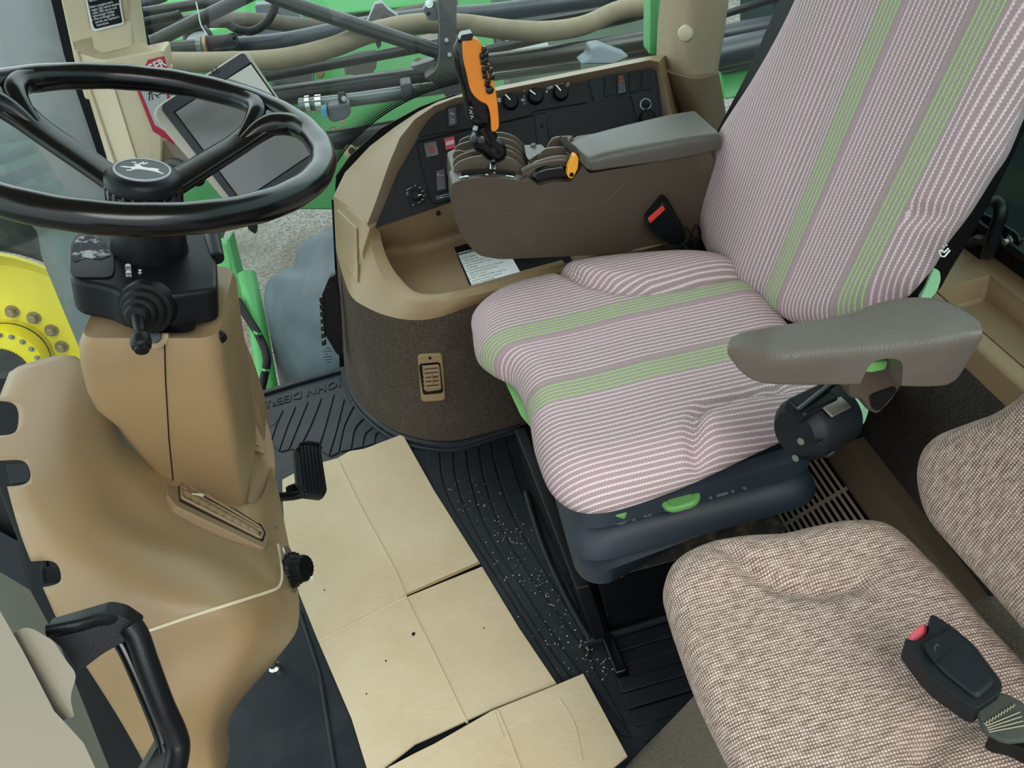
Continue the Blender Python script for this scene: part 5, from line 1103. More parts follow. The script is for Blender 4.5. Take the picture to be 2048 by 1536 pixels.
# near armrest
ya_ = .462
ar = obj('armrest', MB().add([V((0, 0, 0)), V((1, 0, 0)), V((0, 1, 0))], [(0, 1, 2)]), M['arm'], ds); bpy.data.objects.remove(ar)
stn = [((1453, 694), (1457, 716), (1466, 668)), ((1478, 692), (1480, 746), (1482, 655)), ((1508, 698), (1510, 766), (1508, 647)), ((1550, 710), (1552, 773), (1548, 640)), ((1620, 706), (1622, 774), (1620, 629)), ((1700, 699), (1702, 774), (1695, 616)), ((1790, 691), (1792, 776), (1762, 592)), ((1860, 682), (1864, 777), (1830, 583)), ((1915, 672), (1908, 768), (1890, 590)), ((1950, 664), (1944, 716), (1935, 612)), ((1966, 662), (1963, 684), (1955, 632))]
secs = []
for i, (nt_, nb_, ft_) in enumerate(stn):
    a = Yp(*nt_, ya_); b = Yp(*nb_, ya_); c = Zp(*ft_, a.z); c.y = min(c.y, ya_+.11); d = V((c.x, c.y, b.z)); r_ = .014
    secs.append(rnd([b, a, c, d], [.006, .016, .016, .006], 6))
k_ = len(secs[0]); rw_ = cr1(secs, 40); am = grid(rw_, closed=True); am.f += [tuple(range(k_)), tuple(range(39*k_, 40*k_))[::-1]]
arm = obj('armrest', am, M['arm'], ds, sharp=50)
cn = [Yp(x, y, ya_) for x, y in ((1705, 800), (1722, 764), (1740, 726), (1764, 717), (1796, 718), (1806, 727), (1803, 800))]
cn = rnd(cn, [0, .004, .01, .006, .006, .006, 0]); ct = obj('cutter', prism([q-V((0, .02, 0)) for q in cn], V((0, .2, 0))), M['arm'])
boolcut(arm, [ct])
bm_ = bmesh.new(); bm_.from_mesh(arm.data)
for e in bm_.edges: e.smooth = not (len(e.link_faces) == 2 and e.calc_face_angle(0) > .8)
for f in bm_.faces: f.smooth = True
bm_.to_mesh(arm.data); bm_.free()
obj('armrest_bracket', prism(rnd([Yp(x, y, .50) for x, y in ((1700, 768), (1722, 725), (1745, 715), (1800, 715), (1806, 772), (1782, 806), (1755, 832), (1735, 822), (1722, 800), (1700, 800))], .006), V((0, .035, 0))), M['pod'], ds, bevel=.005)
obj('bracket_opening', prism(rnd([Yp(x, y, .499) for x, y in ((1738, 790), (1790, 772), (1794, 780), (1758, 822), (1744, 818))], .006), V((0, -.0008, 0))), M['seal'], ds)
obj('green_release', prism(rnd([Yp(x, y, .485) for x, y in ((1728, 745), (1742, 726), (1778, 723), (1772, 740), (1745, 746))], .003), V((0, .03, 0))), M['seatgreen'], ds, bevel=.002)
obj('recline_lever', prism(rnd([Yp(x, y, .545) for x, y in ((1678, 876), (1695, 852), (1712, 822), (1736, 808), (1739, 822), (1730, 848), (1700, 868), (1688, 877))], .005), V((0, .02, 0))), M['palegreen'], ds, bevel=.003, label='pale green recline lever')
obj('side_knob', prism(rnd([Yp(x, y, .68) for x, y in ((1840, 600), (1868, 538), (1880, 542), (1882, 560), (1874, 584), (1860, 600))], .004), V((0, .02, 0))), M['palegreen'], ds, bevel=.003)
# belt retractor under the armrest
rt = thing('belt_retractor', Yp(1630, 840, .52), 'black cylindrical seat belt retractor below the near armrest of the driver seat', 'belt retractor')
ra = (Yp(1690, 815, .56)-Yp(1585, 868, .525)).normalized(); r0_ = Yp(1588, 868, .525)
obj('cylinder', lathe([(.0, 0), (.026, .0), (.033, .008), (.0355, .014), (.0355, .062), (.034, .069), (.022, .075), (0, .075)], r0_, ra, 40), M['panel2'], rt)
up_ = V((-.15, -.35, .9)); s_a = up_.cross(ra).normalized(); Rx = axes(ra, s_a)
obj('belt_mouth', box(r0_+ra*.030+V((-.006, -.003, .037)), (.055, .026, .018), Rx), M['blk'], rt, bevel=.004)
obj('belt_tongue_plate', box(r0_+ra*.045+V((.004, -.019, .036)), (.032, .016, .003), Rx), M['steel'], rt, bevel=.001)
obj('belt_guide', tube([r0_+ra*.008+V((-.01, -.012, .044)), r0_+ra*.062+V((.0, -.0, .05))], .004, 10), M['gloss'], rt)
obj('seam', tube([r0_+ra*.004+V((.004, -.030, .012)), r0_+ra*.066+V((.004, -.0325, .010))], .0008, 6), M['seal'], rt)
for a_, b_ in ((.006, -.02), (.012, .012)): obj('rivet', lathe([(.004, 0), (.004, .001), (0, .0012)], r0_+V((-.006+a_*.2, -.02-b_*.2, b_)), -ra, 14), M['steel'], rt)
obj('lower_bracket', prism([Yp(x, y, .56) for x, y in ((1580, 895), (1660, 855), (1668, 872), (1600, 915))], V((0, .02, 0))), M['pod'], rt, bevel=.002)
obj('round_knob', lathe([(.014, -.01), (.014, .004), (.012, .007), (.0095, .007), (.009, .0055), (0, .0055)], Yp(1655, 892, .56), (.35, -.85, -.1), 30), M['pod'], rt)
# driver belt buckle
bk_ = thing('belt_buckle', Yp(1335, 455, 1.13), 'black belt buckle with red release button between driver seat and control pod', 'belt buckle', 'seat belt buckles')
def buckle(fn, px, bpx, th, mats, root, nrm):
    pass
bq = lambda px, y=1.125: [Yp(a, b, y) for a, b in px]
obj('housing', prism(rnd(bq([(1292, 447), (1326, 405), (1338, 412), (1372, 470), (1368, 492), (1340, 490), (1300, 462)]), .004), V((.004, .022, .006))), M['blk'], bk_, bevel=.004)
obj('release_button', prism(bq([(1296, 438), (1326, 411), (1331, 419), (1301, 447)], 1.1235), V((0, .004, 0))), M['red'], bk_, bevel=.001, label='red release button')
obj('tongue_slot', prism(bq([(1302, 449), (1335, 420), (1338, 424), (1306, 454)], 1.1238), V((0, .003, 0))), M['gloss'], bk_)
obj('buckle_stem', tube(cat_([Yp(1365, 485, 1.13), Yp(1375, 505, 1.12), Yp(1392, 520, 1.10)], 10, False), .007, 10), M['seal'], bk_)
cb2 = thing('seat_cable', Yp(1380, 470, 1.12), 'thin black cable loops behind the belt buckle with the red button', 'cable')
obj('cable_loop', tube(cat_([Yp(x, y, 1.11) for x, y in ((1350, 500), (1375, 480), (1392, 450), (1400, 470), (1385, 500), (1410, 520))], 30, False), .0025, 8), M['seal'], cb2)
obj('cable_loop', tube(cat_([Yp(x, y, 1.09) for x, y in ((1372, 455), (1385, 470), (1390, 500), (1420, 530), (1460, 545))], 30, False), .0022, 8), M['gloss'], cb2)

# ================================================================= PASSENGER SEAT
pq = thing('passenger_seat', (.25, .25, 0), 'brown-beige woven passenger seat in the near right corner', 'seat')
ZP = .485
o2 = P([(1322, 1150), (1345, 1102), (1410, 1068), (1490, 1054), (1560, 1050), (1630, 1034), (1700, 1022), (1770, 1026), (1830, 1058), (1900, 1120), (2000, 1230), (2110, 1350), (2200, 1500), (2200, 1750), (1900, 1800), (1620, 1750), (1500, 1580), (1400, 1390), (1350, 1260), (1328, 1190)], Zp, ZP-.02)
pcN = V((.27, .26, ZP-.02))
cc0 = Zp(1700, 1330, ZP)
def sd(x, y, a, b):    # distance from a segment in plan
    ab = (b-a).xy; t = max(0, min(1, ((V((x, y))-a.xy).dot(ab))/ab.length_squared)); return (V((x, y))-a.xy-ab*t).length
cA = [Zp(x, y, ZP) for x, y in ((1450, 1080), (1500, 1120), (1560, 1148), (1640, 1158), (1720, 1140))]; cB = [Zp(x, y, ZP) for x, y in ((1860, 1500), (1880, 1460), (1930, 1420), (2000, 1400))]
def pbump(u, v, s):
    x, y = cc0.x+u, cc0.y+v; h = 0
    d = min(sd(x, y, a, b) for a, b in zip(cA[:-1], cA[1:])); h -= .011*math.exp(-(d/.010)**2)
    d = min(sd(x, y, a, b) for a, b in zip(cB[:-1], cB[1:])); h -= .011*math.exp(-(d/.012)**2)
    h += .012*max(0, min(1, (y-cA[2].y-.0)/.04))
    return h
obj('seat_cushion', pillow(o2, (0, 0, 1), .038, edge=.22, depth=.07, bump=pbump, xax=(1, 0, 0), cen=(cc0.x, cc0.y, ZP-.02), rings=40, n=220, under=2), M['weave'], pq, sharp=180)
pbo = Zp(1850, 1070, ZP); pup = V((.36, 0, .93)).normalized(); pbn = V((-.93, 0, .36)).normalized()
qp = lambda px, o=0: [Pl(x, y, pbo+pbn*o, pbn) for x, y in px]
o3 = qp([(1796, 960), (1802, 905), (1830, 868), (1890, 842), (1950, 818), (2010, 775), (2060, 725), (2140, 640), (2230, 620), (2330, 740), (2380, 1100), (2380, 1500), (2280, 1560), (2160, 1440), (2048, 1312), (1950, 1195), (1860, 1090), (1815, 1030)], -.02)
obj('backrest', pillow(o3, pbn, .045, edge=.22, depth=.05, xax=pup, cen=qp([(2150, 1050)], -.02)[0], n=130, under=3), M['weave'], pq, sharp=180)
sk = P([(1392, 1370), (1420, 1372), (1520, 1480), (1700, 1700), (1100, 1700), (1180, 1600), (1255, 1520), (1330, 1450)], Zp, .10)
ap = [Zp(1398, 1352, .40), Zp(1450, 1400, .40), Zp(1560, 1600, .40), Zp(1640, 1760, .40)]
skr = [[Zp(1440, 1330, .34), Zp(1520, 1450, .34), Zp(1620, 1620, .34), Zp(1700, 1800, .34)], [Zp(1402, 1376, .22), Zp(1450, 1470, .24), Zp(1520, 1600, .26), Zp(1560, 1740, .26)], [Zp(1350, 1432, .08), Zp(1370, 1520, .1), Zp(1390, 1640, .12), Zp(1400, 1780, .14)], [Zp(1300, 1482, .0), Zp(1255, 1530, .0), Zp(1200, 1600, 0), Zp(1100, 1720, .0)]]
obj('seat_skirt', skin(smoothgrid(skr, 24, 24), (.03, -.01, -.0)), M['skirt'], pq, sharp=70)
obj('seat_pedestal', prism([V((.22, .02, 0)), V((.50, .02, 0)), V((.50, .38, 0)), V((.22, .38, 0))], V((0, 0, .38))), M['skirt'], pq, bevel=.01)
# passenger belt buckle on the cushion
pbk = thing('belt_buckle', Zp(1900, 1330, .52), 'large black belt buckle with faded pink-red button lying on the woven passenger seat', 'belt buckle', 'seat belt buckles')
zb_ = .525; zq = lambda px, z=zb_: [Zp(x, y, z) for x, y in px]
ho = rnd(zq([(1808, 1284), (1812, 1275), (1829, 1282), (1850, 1276), (1862, 1255), (1858, 1232), (1868, 1228), (1905, 1252), (1950, 1290), (2006, 1366), (2003, 1385), (1955, 1418), (1940, 1412), (1870, 1362), (1838, 1325)]), .004, 4)
obj('housing', prism([q for q in ho], V((0, 0, -.026))), M['bezel'] if False else M['panel2'], pbk, bevel=.006, seg=4)
obj('housing_top', prism(rnd(zq([(1842, 1298), (1896, 1252), (1950, 1300), (1998, 1368), (1955, 1405), (1880, 1345)], zb_), .006), V((0, 0, .004)), .88), M['panel2'], pbk, bevel=.002)
obj('label_panel', prism(rnd(zq([(1845, 1290), (1880, 1268), (1906, 1290), (1868, 1326)], zb_+.0045), .002), V((0, 0, .0008))), M['panel2'], pbk, bevel=.0005, seg=2)
obj('label_mark', merge(*[strip(zq([a, b], zb_+.0054), .0012, .0004, (0, 0, 1)) for a, b in (((1875, 1288), (1868, 1296)), ((1868, 1296), (1872, 1303)), ((1875, 1288), (1878, 1294)))]), M['exitgrey'], pbk)
rb = cat_(zq([(1819, 1270), (1832, 1252), (1852, 1242), (1858, 1252), (1856, 1266), (1846, 1276), (1830, 1281)], zb_-.008), 30)
obj('release_button', pillow(rb, (0, 0, 1), .008, edge=.6, depth=.012, xax=(1, 0, 0), n=30), M['pinkred'], pbk, label='faded pink-red release button')
bt = thing('belt_webbing', Zp(2010, 1440, .50), 'dark olive webbing strap stitched below the large buckle on the passenger seat', 'belt strap')
wp = [(1978, 1396, .515), (2005, 1425, .512), (2040, 1440, .505), (2090, 1450, .49)]
M['web'] = plastic('belt_webbing', (52, 56, 50), .8, 500, .5, dirt=.4, dc=(88, 86, 74), ds=20)
obj('webbing', prism(rnd([Zp(x, y, .515) for x, y in ((1952, 1412), (1990, 1382), (2020, 1388), (2060, 1412), (2100, 1470), (2060, 1480), (2010, 1484), (1965, 1460))], .006), V((0, 0, -.006))), M['web'], bt, bevel=.002)
M['thread'] = plastic('pale_thread', (150, 146, 122), .8, 500, 0)
zg = []
for k in range(22): zg.append(Zp(1968+k*3.0, 1448-k*1.9+(4 if k % 2 else -2), .5158))
obj('stitching', tube(zg, .0006, 5), M['thread'], bt)
for k in range(4): obj('stitching', tube([Zp(1972+k*2, 1452+k*4, .5156), Zp(2040+k*3, 1424+k*9, .5156)], .0005, 5), M['thread'], bt)
obj('buckle_sleeve', prism(rnd(zq([(1975, 1468), (2010, 1452), (2060, 1440), (2100, 1450), (2100, 1530), (2030, 1490), (1990, 1484)], .5), .006), V((0, 0, -.02))), M['seal'], bt, bevel=.006)

# ================================================================= NEAR LEFT PILLAR AND GRAB HANDLE
t7 = thing('trim_7', Dp(100, 1450, .42), 'light beige left cab pillar cover at the near left corner', 'pillar cover', kind='structure')
obj('pillar_cover', prism([Dp(x, y, .42) for x, y in ((-120, 1000), (0, 1186), (60, 1290), (132, 1406), (185, 1480), (260, 1640), (-120, 1640))], V((-.08, -.02, -.02))), M['pillarshade'], t7, bevel=.008)
obj('handle_boss', prism(rnd([Dp(x, y, .425) for x, y in ((38, 1256), (62, 1255), (108, 1282), (130, 1318), (154, 1348), (140, 1395), (150, 1440), (60, 1300))], .004), V((-.05, .01, -.02))), M['pillarshade'], t7, bevel=.006)
t8 = thing('trim_8', Dp(200, 1400, .6), 'thick black rubber door seal running down between near left pillar and tan console', 'door seal', kind='structure')
obj('seal_strip', prism([Dp(x, y, .95) for x, y in ((-60, 760), (60, 745), (110, 1000), (190, 1250), (340, 1640), (250, 1640), (175, 1440), (115, 1290), (60, 1195), (34, 1075), (-10, 960), (-60, 900))], V((-.02, .02, -.02))), M['seal'], t8, bevel=.006)
M['olive'] = plastic('olive_glass_fill', (58, 57, 42), .25, 300, .0)
obj('glass_fill', prism([Dp(x, y, .80) for x, y in ((-40, 1120), (60, 1180), (120, 1290), (180, 1440), (260, 1640), (100, 1640), (0, 1300), (-40, 1200))], V((-.02, .0, -.02))), M['olive'], t8)  # opaque strip in place of door glass, its view and reflection painted olive
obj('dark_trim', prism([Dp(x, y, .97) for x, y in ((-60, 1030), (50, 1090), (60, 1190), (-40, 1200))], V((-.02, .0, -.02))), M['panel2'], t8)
gh = thing('grab_handle', Dp(220, 1350, .47), 'black looped grab handle on the near left beige pillar', 'grab handle')
def hb(px, w0, w1=None): pass
hA = [Dp(95, 1262, .45), Dp(150, 1252, .455), Dp(205, 1238, .465), Dp(252, 1248, .475), Dp(272, 1270, .475)]
obj('top_rib', tube(cat_(hA, 24, False), [.0048]*24, 14, flat=.8), M['blk'], gh)
obj('arm', prism(rnd([Dp(x, y, t) for x, y, t in ((86, 1264, .45), (150, 1245, .455), (214, 1226, .465), (246, 1232, .47), (284, 1258, .474), (262, 1276, .472), (205, 1308, .465), (158, 1344, .455), (128, 1300, .45))], .003), V((-.004, .014, -.006))), M['blk'], gh, bevel=.003)
gp = [Dp(262, 1252, .472), Dp(276, 1275, .472), Dp(295, 1330, .472), Dp(325, 1410, .475), Dp(350, 1465, .48), Dp(357, 1500, .48), Dp(345, 1560, .47)]
obj('grip', tube(cat_(gp, 40, False), [.0085]*40, 16, flat=.85), M['blk'], gh)
gp2 = [Dp(238, 1280, .478), Dp(255, 1310, .478), Dp(290, 1390, .48), Dp(320, 1465, .482), Dp(330, 1500, .482)]
obj('grip_back', tube(cat_(gp2, 30, False), .0045, 12), M['gloss'], gh)
obj('lower_arm', prism(rnd([Dp(x, y, .478) for x, y in ((318, 1486), (345, 1490), (350, 1540), (300, 1640), (230, 1640))], .004), V((-.01, .01, -.01))), M['gloss'], gh, bevel=.004)
# ================================================================= OUTSIDE
rt_ = obj('rear_tank', prism(rnd([V((1.25, -2.0, -.6)), V((1.25, 3.0, -.6)), V((1.25, 3.0, .95)), V((1.25, -2.0, .95))], .1), V((.6, 0, 0))), plastic('dark_teal_tank', (22, 46, 46), .35, 60, 0), None, label='dark teal machine tank seen through the rear window behind the latch handle', cat='tank')
gd = obj('ground', prism([V((-30, -10, -1.62)), V((30, -10, -1.62)), V((30, 40, -1.62)), V((-30, 40, -1.62))], V((0, 0, -.1))), M['gravel'], None, kind='structure')
GRP = {'boom_tube': 'boom tubes outside the side window', 'hose': 'dusty hoses outside the side window', 'pipe': 'pipes outside the cab windows', 'cable_tie': 'ties on the outside cables', 'corrugated_cable': 'corrugated cables outside the window'}
def tb_(name, px, r, mat, label, cat, n=30, seg=14, par=None, group=None, rib=0):
    group = GRP.get(name)
    pts = cat_([Dp(*q) for q in px], n, False) if len(px) > 2 else [Dp(*q) for q in px]
    rr_ = [r*(1+(rib if i % 2 else 0)) for i in range(len(pts))] if rib else r
    return obj(name, tube(pts, rr_, seg), mat, par, label=label, cat=cat, group=group)
# big green background panels of the machine
M['green2'] = plastic('machine_green_bright', (46, 136, 64), .35, 60, .03, dirt=.2, dc=(80, 150, 92), ds=4)
gpn = thing('machine_bodywork', Dp(600, 250, 3.4), 'large bright green side panel of the machine behind the black boom tubes', 'body panel')
obj('lower_panel', prism([Dp(x, y, 3.4) for x, y in ((120, 80), (700, 60), (890, 100), (1010, 160), (1010, 420), (560, 420), (150, 400))], V((0, .06, 0))), M['bodygreen'], gpn, bevel=.01)
obj('stepped_ledge', prism([Dp(x, y, 3.3) for x, y in ((545, 158), (628, 160), (632, 178), (545, 190))], V((0, .05, 0))), M['green2'], gpn, bevel=.01)
for x, y in ((641, 148), (667, 262), (686, 262)): obj('bolt', hexbolt(Dp(x, y, 3.2), (0, -1, .2), .013), M['bolt'], gpn)
gt = thing('machine_deck', Dp(700, 20, 3.6), 'pale green top deck of the machine at the upper edge behind the diagonal bars', 'body panel')
obj('deck_edge', prism([Dp(x, y, 3.6) for x, y in ((590, -10), (850, -20), (870, 12), (660, 34), (600, 22))], V((0, .3, .0))), M['green2'], gt, bevel=.02)
obj('deck_plate', prism([Dp(x, y, 3.75) for x, y in ((260, 5), (620, -20), (900, -60), (910, 60), (560, 120), (320, 140))], V((0, .1, 0))), M['green2'], gt, bevel=.02)
gw = thing('green_lower_plate', Dp(420, 80, 3.2), 'light green plate with oval holes below the corrugated cable', 'body panel')
obj('plate', prism([Dp(x, y, 3.2) for x, y in ((300, 82), (380, 70), (470, 48), (520, 62), (520, 90), (420, 100), (310, 104))], V((0, .05, 0))), M['green2'], gw, bevel=.01)
for x, y in ((478, 73), (504, 68)): obj('oval_hole', lathe([(.014, 0), (.014, .002), (0, .002)], Dp(x, y, 3.18), (0, -1, .6), 18), M['seal'], gw)
dk_ = thing('dark_engine_block', Dp(560, 60, 3.3), 'dark grey box of the machine between hoses at the top', 'machine box')
obj('box_lower', prism([Dp(x, y, 3.15) for x, y in ((508, 10), (585, 5), (620, 70), (520, 78))], V((0, .08, 0))), M['boomgrey'], dk_, bevel=.01)
obj('box_mid', prism([Dp(x, y, 3.3) for x, y in ((540, 150), (628, 140), (628, 172), (545, 185))], V((0, .02, 0))), M['boom'], dk_, bevel=.01)
# green frame right part with dark interior
gr2 = thing('boom_rack', Dp(1000, 80, 3.3), 'green upright frame with dark opening beyond the boom tubes right of the orange lever', 'machine frame')
obj('upright', prism([Dp(x, y, 3.3) for x, y in ((915, -20), (982, -20), (990, 110), (925, 120))], V((0, .06, 0))), M['bodygreen'], gr2, bevel=.01)
obj('dark_green_back', prism([Dp(x, y, 3.8) for x, y in ((900, -80), (1320, -80), (1320, 160), (900, 240))], V((0, .06, 0))), plastic('machine_green_dark', (18, 60, 34), .5, 60, .05, dirt=.6, dc=(50, 70, 56), ds=3), gr2)
obj('dark_void', prism([Dp(x, y, 3.5) for x, y in ((990, 60), (1010, 55), (1020, 170), (1000, 180))], V((0, .06, 0))), M['boom'], gr2)
wt = thing('white_tank', Dp(1050, 85, 3.4), 'white box with a paper label behind the black booms', 'box')
obj('box', prism([Dp(x, y, 3.4) for x, y in ((1008, 62), (1060, 62), (1070, 80), (1095, 82), (1100, 100), (1022, 118))], V((0, .08, 0))), plastic('white_paint', (150, 158, 158), .5, 60, .05, dirt=.4), wt, bevel=.006)
gp_ = thing('green_cab_post', Dp(1322, 50, 1.95), 'vertical light green steel post just outside the window beside the pillar button', 'post')
obj('post', prism([Dp(x, y, 1.62) for x, y in ((1300, -80), (1342, -80), (1336, 20), (1326, 104), (1308, 112), (1299, 106))], V((0, .05, 0))), M['limegreen'], gp_, bevel=.008)
obj('post_face', prism([Dp(x, y, 1.615) for x, y in ((1302, -80), (1312, -80), (1308, 108), (1300, 108))], V((0, .02, 0))), M['green2'], gp_)
gs = thing('green_side_plate', Dp(1470, 165, 2.1), 'green horizontal plate outside the window between padded pillar and backrest', 'plate')
obj('plate', prism([Dp(x, y, 2.1) for x, y in ((1440, 148), (1520, 132), (1520, 190), (1446, 200))], V((0, .05, 0))), M['limegreen'], gs, bevel=.008)
obj('lip', prism([Dp(x, y, 2.09) for x, y in ((1440, 136), (1520, 122), (1520, 128), (1440, 144))], V((0, .04, 0))), M['boom'], gs)
# boom tubes and hoses
tb_('boom_tube', [(530, -30, 2.35), (560, -2, 2.35), (905, 112, 2.35)], .0235, M['boom'], 'long black diagonal bar descending to the black hinge plate', 'boom tube')
tb_('boom_tube', [(298, 88, 2.45), (520, -20, 2.45)], .021, M['boom'], 'black diagonal bar rising from the cream pillar to the top edge', 'boom tube')
tb_('boom_tube', [(270, 28, 2.6), (500, -8, 2.6)], .018, M['boom'], 'thin black bar crossing above the corrugated cable at top left', 'boom tube')
tb_('boom_tube', [(270, 62, 2.7), (420, 34, 2.7)], .022, M['boom'], 'short black bar under the corrugated cable beside the pillar', 'boom tube')
tb_('boom_tube', [(250, 22, 2.75), (330, -8, 2.75)], .018, M['boomgrey'], 'grey bar end next to the exit pictogram', 'boom tube')
tb_('boom_tube', [(480, 205, 2.5), (560, 192, 2.5), (885, 148, 2.5)], .033, M['boom'], 'thick black horizontal boom tube behind the monitor', 'boom tube')
tb_('boom_tube', [(470, 165, 2.7), (700, 122, 2.7), (880, 88, 2.7)], .018, M['boom'], 'slim black bar just under the cream hose', 'boom tube')
tb_('boom_tube', [(930, 132, 2.5), (1120, 108, 2.5), (1345, 72, 2.5)], .031, M['boom'], 'thick black boom tube above the side console right of the orange lever', 'boom tube')
tb_('boom_tube', [(950, 106, 2.7), (1120, 68, 2.7), (1330, 18, 2.7)], .017, M['boom'], 'slim black bar slanting up under the cream hose on the right', 'boom tube')
tb_('boom_tube', [(1180, 112, 2.9), (1345, 92, 2.9)], .028, M['boom'], 'short black boom tube behind the grey angular bracket', 'boom tube')
tb_('boom_tube', [(655, 282, 2.5), (700, 276, 2.5), (800, 258, 2.5)], .033, M['boom'], 'black boom tube low behind the dotted window edge', 'boom tube')
tb_('boom_tube', [(1420, 112, 2.0), (1640, 64, 2.0)], .037, M['boomgrey'], 'thick blue-grey boom tube seen between padded pillar and seat backrest', 'boom tube')
tb_('boom_tube', [(1420, 74, 2.15), (1650, 32, 2.15)], .028, M['boomgrey'], 'second blue-grey boom tube above the thick one beside the backrest', 'boom tube')
tb_('boom_tube', [(1430, 34, 2.4), (1560, -6, 2.4)], .012, M['boom'], 'thin black bar under the striped warning board', 'boom tube')
tb_('pipe', [(600, 210, 2.45), (700, 200, 2.45), (900, 172, 2.45)], .022, M['galv'], 'shiny grey metal pipe under the thick boom tube with a valve', 'pipe')
tb_('pipe', [(940, 158, 2.6), (1160, 128, 2.6)], .017, M['galv'], 'pale metal pipe just above the side console frame', 'pipe')
tb_('pipe', [(110, 250, 2.8), (240, 232, 2.8)], .03, M['boom'], 'dark pipe glimpsed left of the cream pillar', 'pipe'); tb_('pipe', [(150, 272, 2.75), (240, 262, 2.75)], .02, M['galv'], 'pale pipe glimpsed left of the cream pillar', 'pipe')
h1 = tb_('hose', [(300, 124, 2.4), (440, 124, 2.4), (560, 118, 2.4), (660, 96, 2.4), (740, 66, 2.4), (830, 48, 2.4), (920, 48, 2.4), (1020, 60, 2.42), (1100, 62, 2.45), (1170, 50, 2.5), (1240, 20, 2.55), (1330, 6, 2.6)], .031, M['hose'], 'thick dusty cream hose sagging across behind the monitor and hinge plate', 'hose', n=70, seg=18)
tb_('hose', [(290, 48, 2.9), (430, 40, 2.9), (520, 42, 2.9), (620, 52, 2.9), (720, 50, 2.9), (820, 28, 2.9), (900, 10, 2.9)], .029, M['hosedk'], 'dusty dark brown hose passing behind the diagonal bars', 'hose', n=50)
cpi = tb_('pipe', [(425, 95, 2.7), (560, 85, 2.7), (700, 58, 2.7), (860, 34, 2.7), (1000, 24, 2.7), (1320, -24, 2.7)], .032, M['boomgrey'], 'long blue-grey plastic pipe above the cream hose', 'pipe', n=50, seg=18)
tb_('pipe', [(915, 60, 2.95), (1100, 38, 2.95), (1320, -6, 2.95)], .018, M['boom'], 'dark pipe between the blue-grey pipe and the cream hose', 'pipe')
pcp = thing('pipe_coupling', Dp(445, 92, 2.6), 'ribbed black pipe coupling with steel clamp left of the monitor top', 'coupling')
obj('sleeve', tube([Dp(425, 96, 2.62), Dp(474, 90, 2.62)], .040, 24), M['blk'], pcp); 
obj('sleeve_ribs', merge(*[tube([Dp(428, 96+d, 2.59), Dp(472, 90+d, 2.59)], .008, 8) for d in (-16, -6, 6, 14)]), M['blk'], pcp)
obj('clamp', tube([Dp(400, 98, 2.6), Dp(410, 97, 2.6)], .040, 24), M['galv'], pcp); obj('clamp', tube([Dp(413, 98, 2.61), Dp(420, 97, 2.61)], .043, 24), M['bolt'], pcp)
obj('stub', tube([Dp(320, 104, 2.65), Dp(425, 97, 2.65)], .033, 20), M['boom'], pcp)
elb = thing('breather_dome', Dp(402, 75, 2.8), 'rounded black cap over a white ring behind the pipe coupling', 'cap')
obj('dome', lathe([(.055, 0), (.055, .03), (.045, .06), (.025, .075), (0, .08)], Dp(402, 88, 2.8), (0, -.2, 1), 28), M['blk'], elb, sharp=60)
obj('white_ring', lathe([(.042, 0), (.042, .03), (0, .03)], Dp(402, 92, 2.72), (0, -.4, 1), 28), M['greyprint'], elb)
tb_('corrugated_cable', [(268, 50, 2.5), (300, 42, 2.5), (350, 32, 2.5), (362, 27, 2.5)], .013, M['blk'], 'short black corrugated cable beside the exit pictogram', 'cable', n=44, rib=.14)
tb_('corrugated_cable', [(455, 48, 2.6), (478, 60, 2.6), (505, 62, 2.6), (530, 48, 2.6), (545, 26, 2.6), (552, 5, 2.6)], .013, M['blk'], 'black corrugated cable looping down in front of the dark hose', 'cable', n=70, rib=.14)
tb_('cable_tie', [(392, 4, 2.4), (397, 25, 2.4), (402, 50, 2.4), (415, 70, 2.4)], .0022, M['greyprint'], 'thin pale wire hanging beside the diagonal bar', 'wire', n=14, seg=6)
# hinge plate
hp_ = thing('boom_hinge_plate', Dp(895, 80, 2.2), 'tall black steel hinge plate directly behind the orange lever', 'hinge plate')
obj('plate', prism(cat_([Dp(x, y, 2.2) for x, y in ((876, -90), (912, -90), (913, 60), (916, 110), (930, 150), (945, 190), (930, 240), (885, 185), (866, 165), (846, 158), (868, 142), (877, 115), (878, 60))], 70), V((0, .05, 0))), M['boom'], hp_, bevel=.004)
for x, y in ((899, 109), (893, 80)): obj('plate_hole', lathe([(.006, 0), (.006, .001), (0, .001)], Dp(x, y, 2.19), (0, -1, .3), 12), M['greyprint'], hp_)
obj('bolt', hexbolt(Dp(837, 127, 2.4), (0, -.5, .9), .014), M['bolt'], hp_)
obj('foot_bracket', prism([Dp(x, y, 2.35) for x, y in ((822, 134), (850, 126), (878, 118), (878, 150), (830, 142))], V((0, .05, 0))), M['boom'], hp_, bevel=.003)
br = thing('grey_bracket', Dp(858, 20, 2.3), 'bolted grey angle bracket left of the black hinge plate', 'bracket')
obj('plate', prism([Dp(x, y, 2.28) for x, y in ((846, 20), (855, 5), (872, 2), (876, 38), (870, 42), (856, 40))], V((0, .03, 0))), M['boomgrey'], br, bevel=.003)
obj('bolt', hexbolt(Dp(858, 7, 2.25), (0, -1, .3), .008), M['chrome'], br); obj('hole', lathe([(.006, 0), (.006, .001), (0, .001)], Dp(857, 28, 2.26), (0, -1, .3), 12), M['seal'], br)
bb = thing('black_bracket', Dp(760, 25, 2.9), 'bent black sheet bracket above the blue-grey pipe', 'bracket')
obj('plate', prism([Dp(x, y, 2.6) for x, y in ((733, 48), (750, 8), (765, 6), (775, 18), (798, 34), (778, 36), (768, 30), (758, 50))], V((0, .05, 0))), M['boom'], bb, bevel=.004)
tn = thing('torn_boot', Dp(720, 130, 2.9), 'torn brown dusty rubber boot hanging below the cream hose', 'rubber boot')
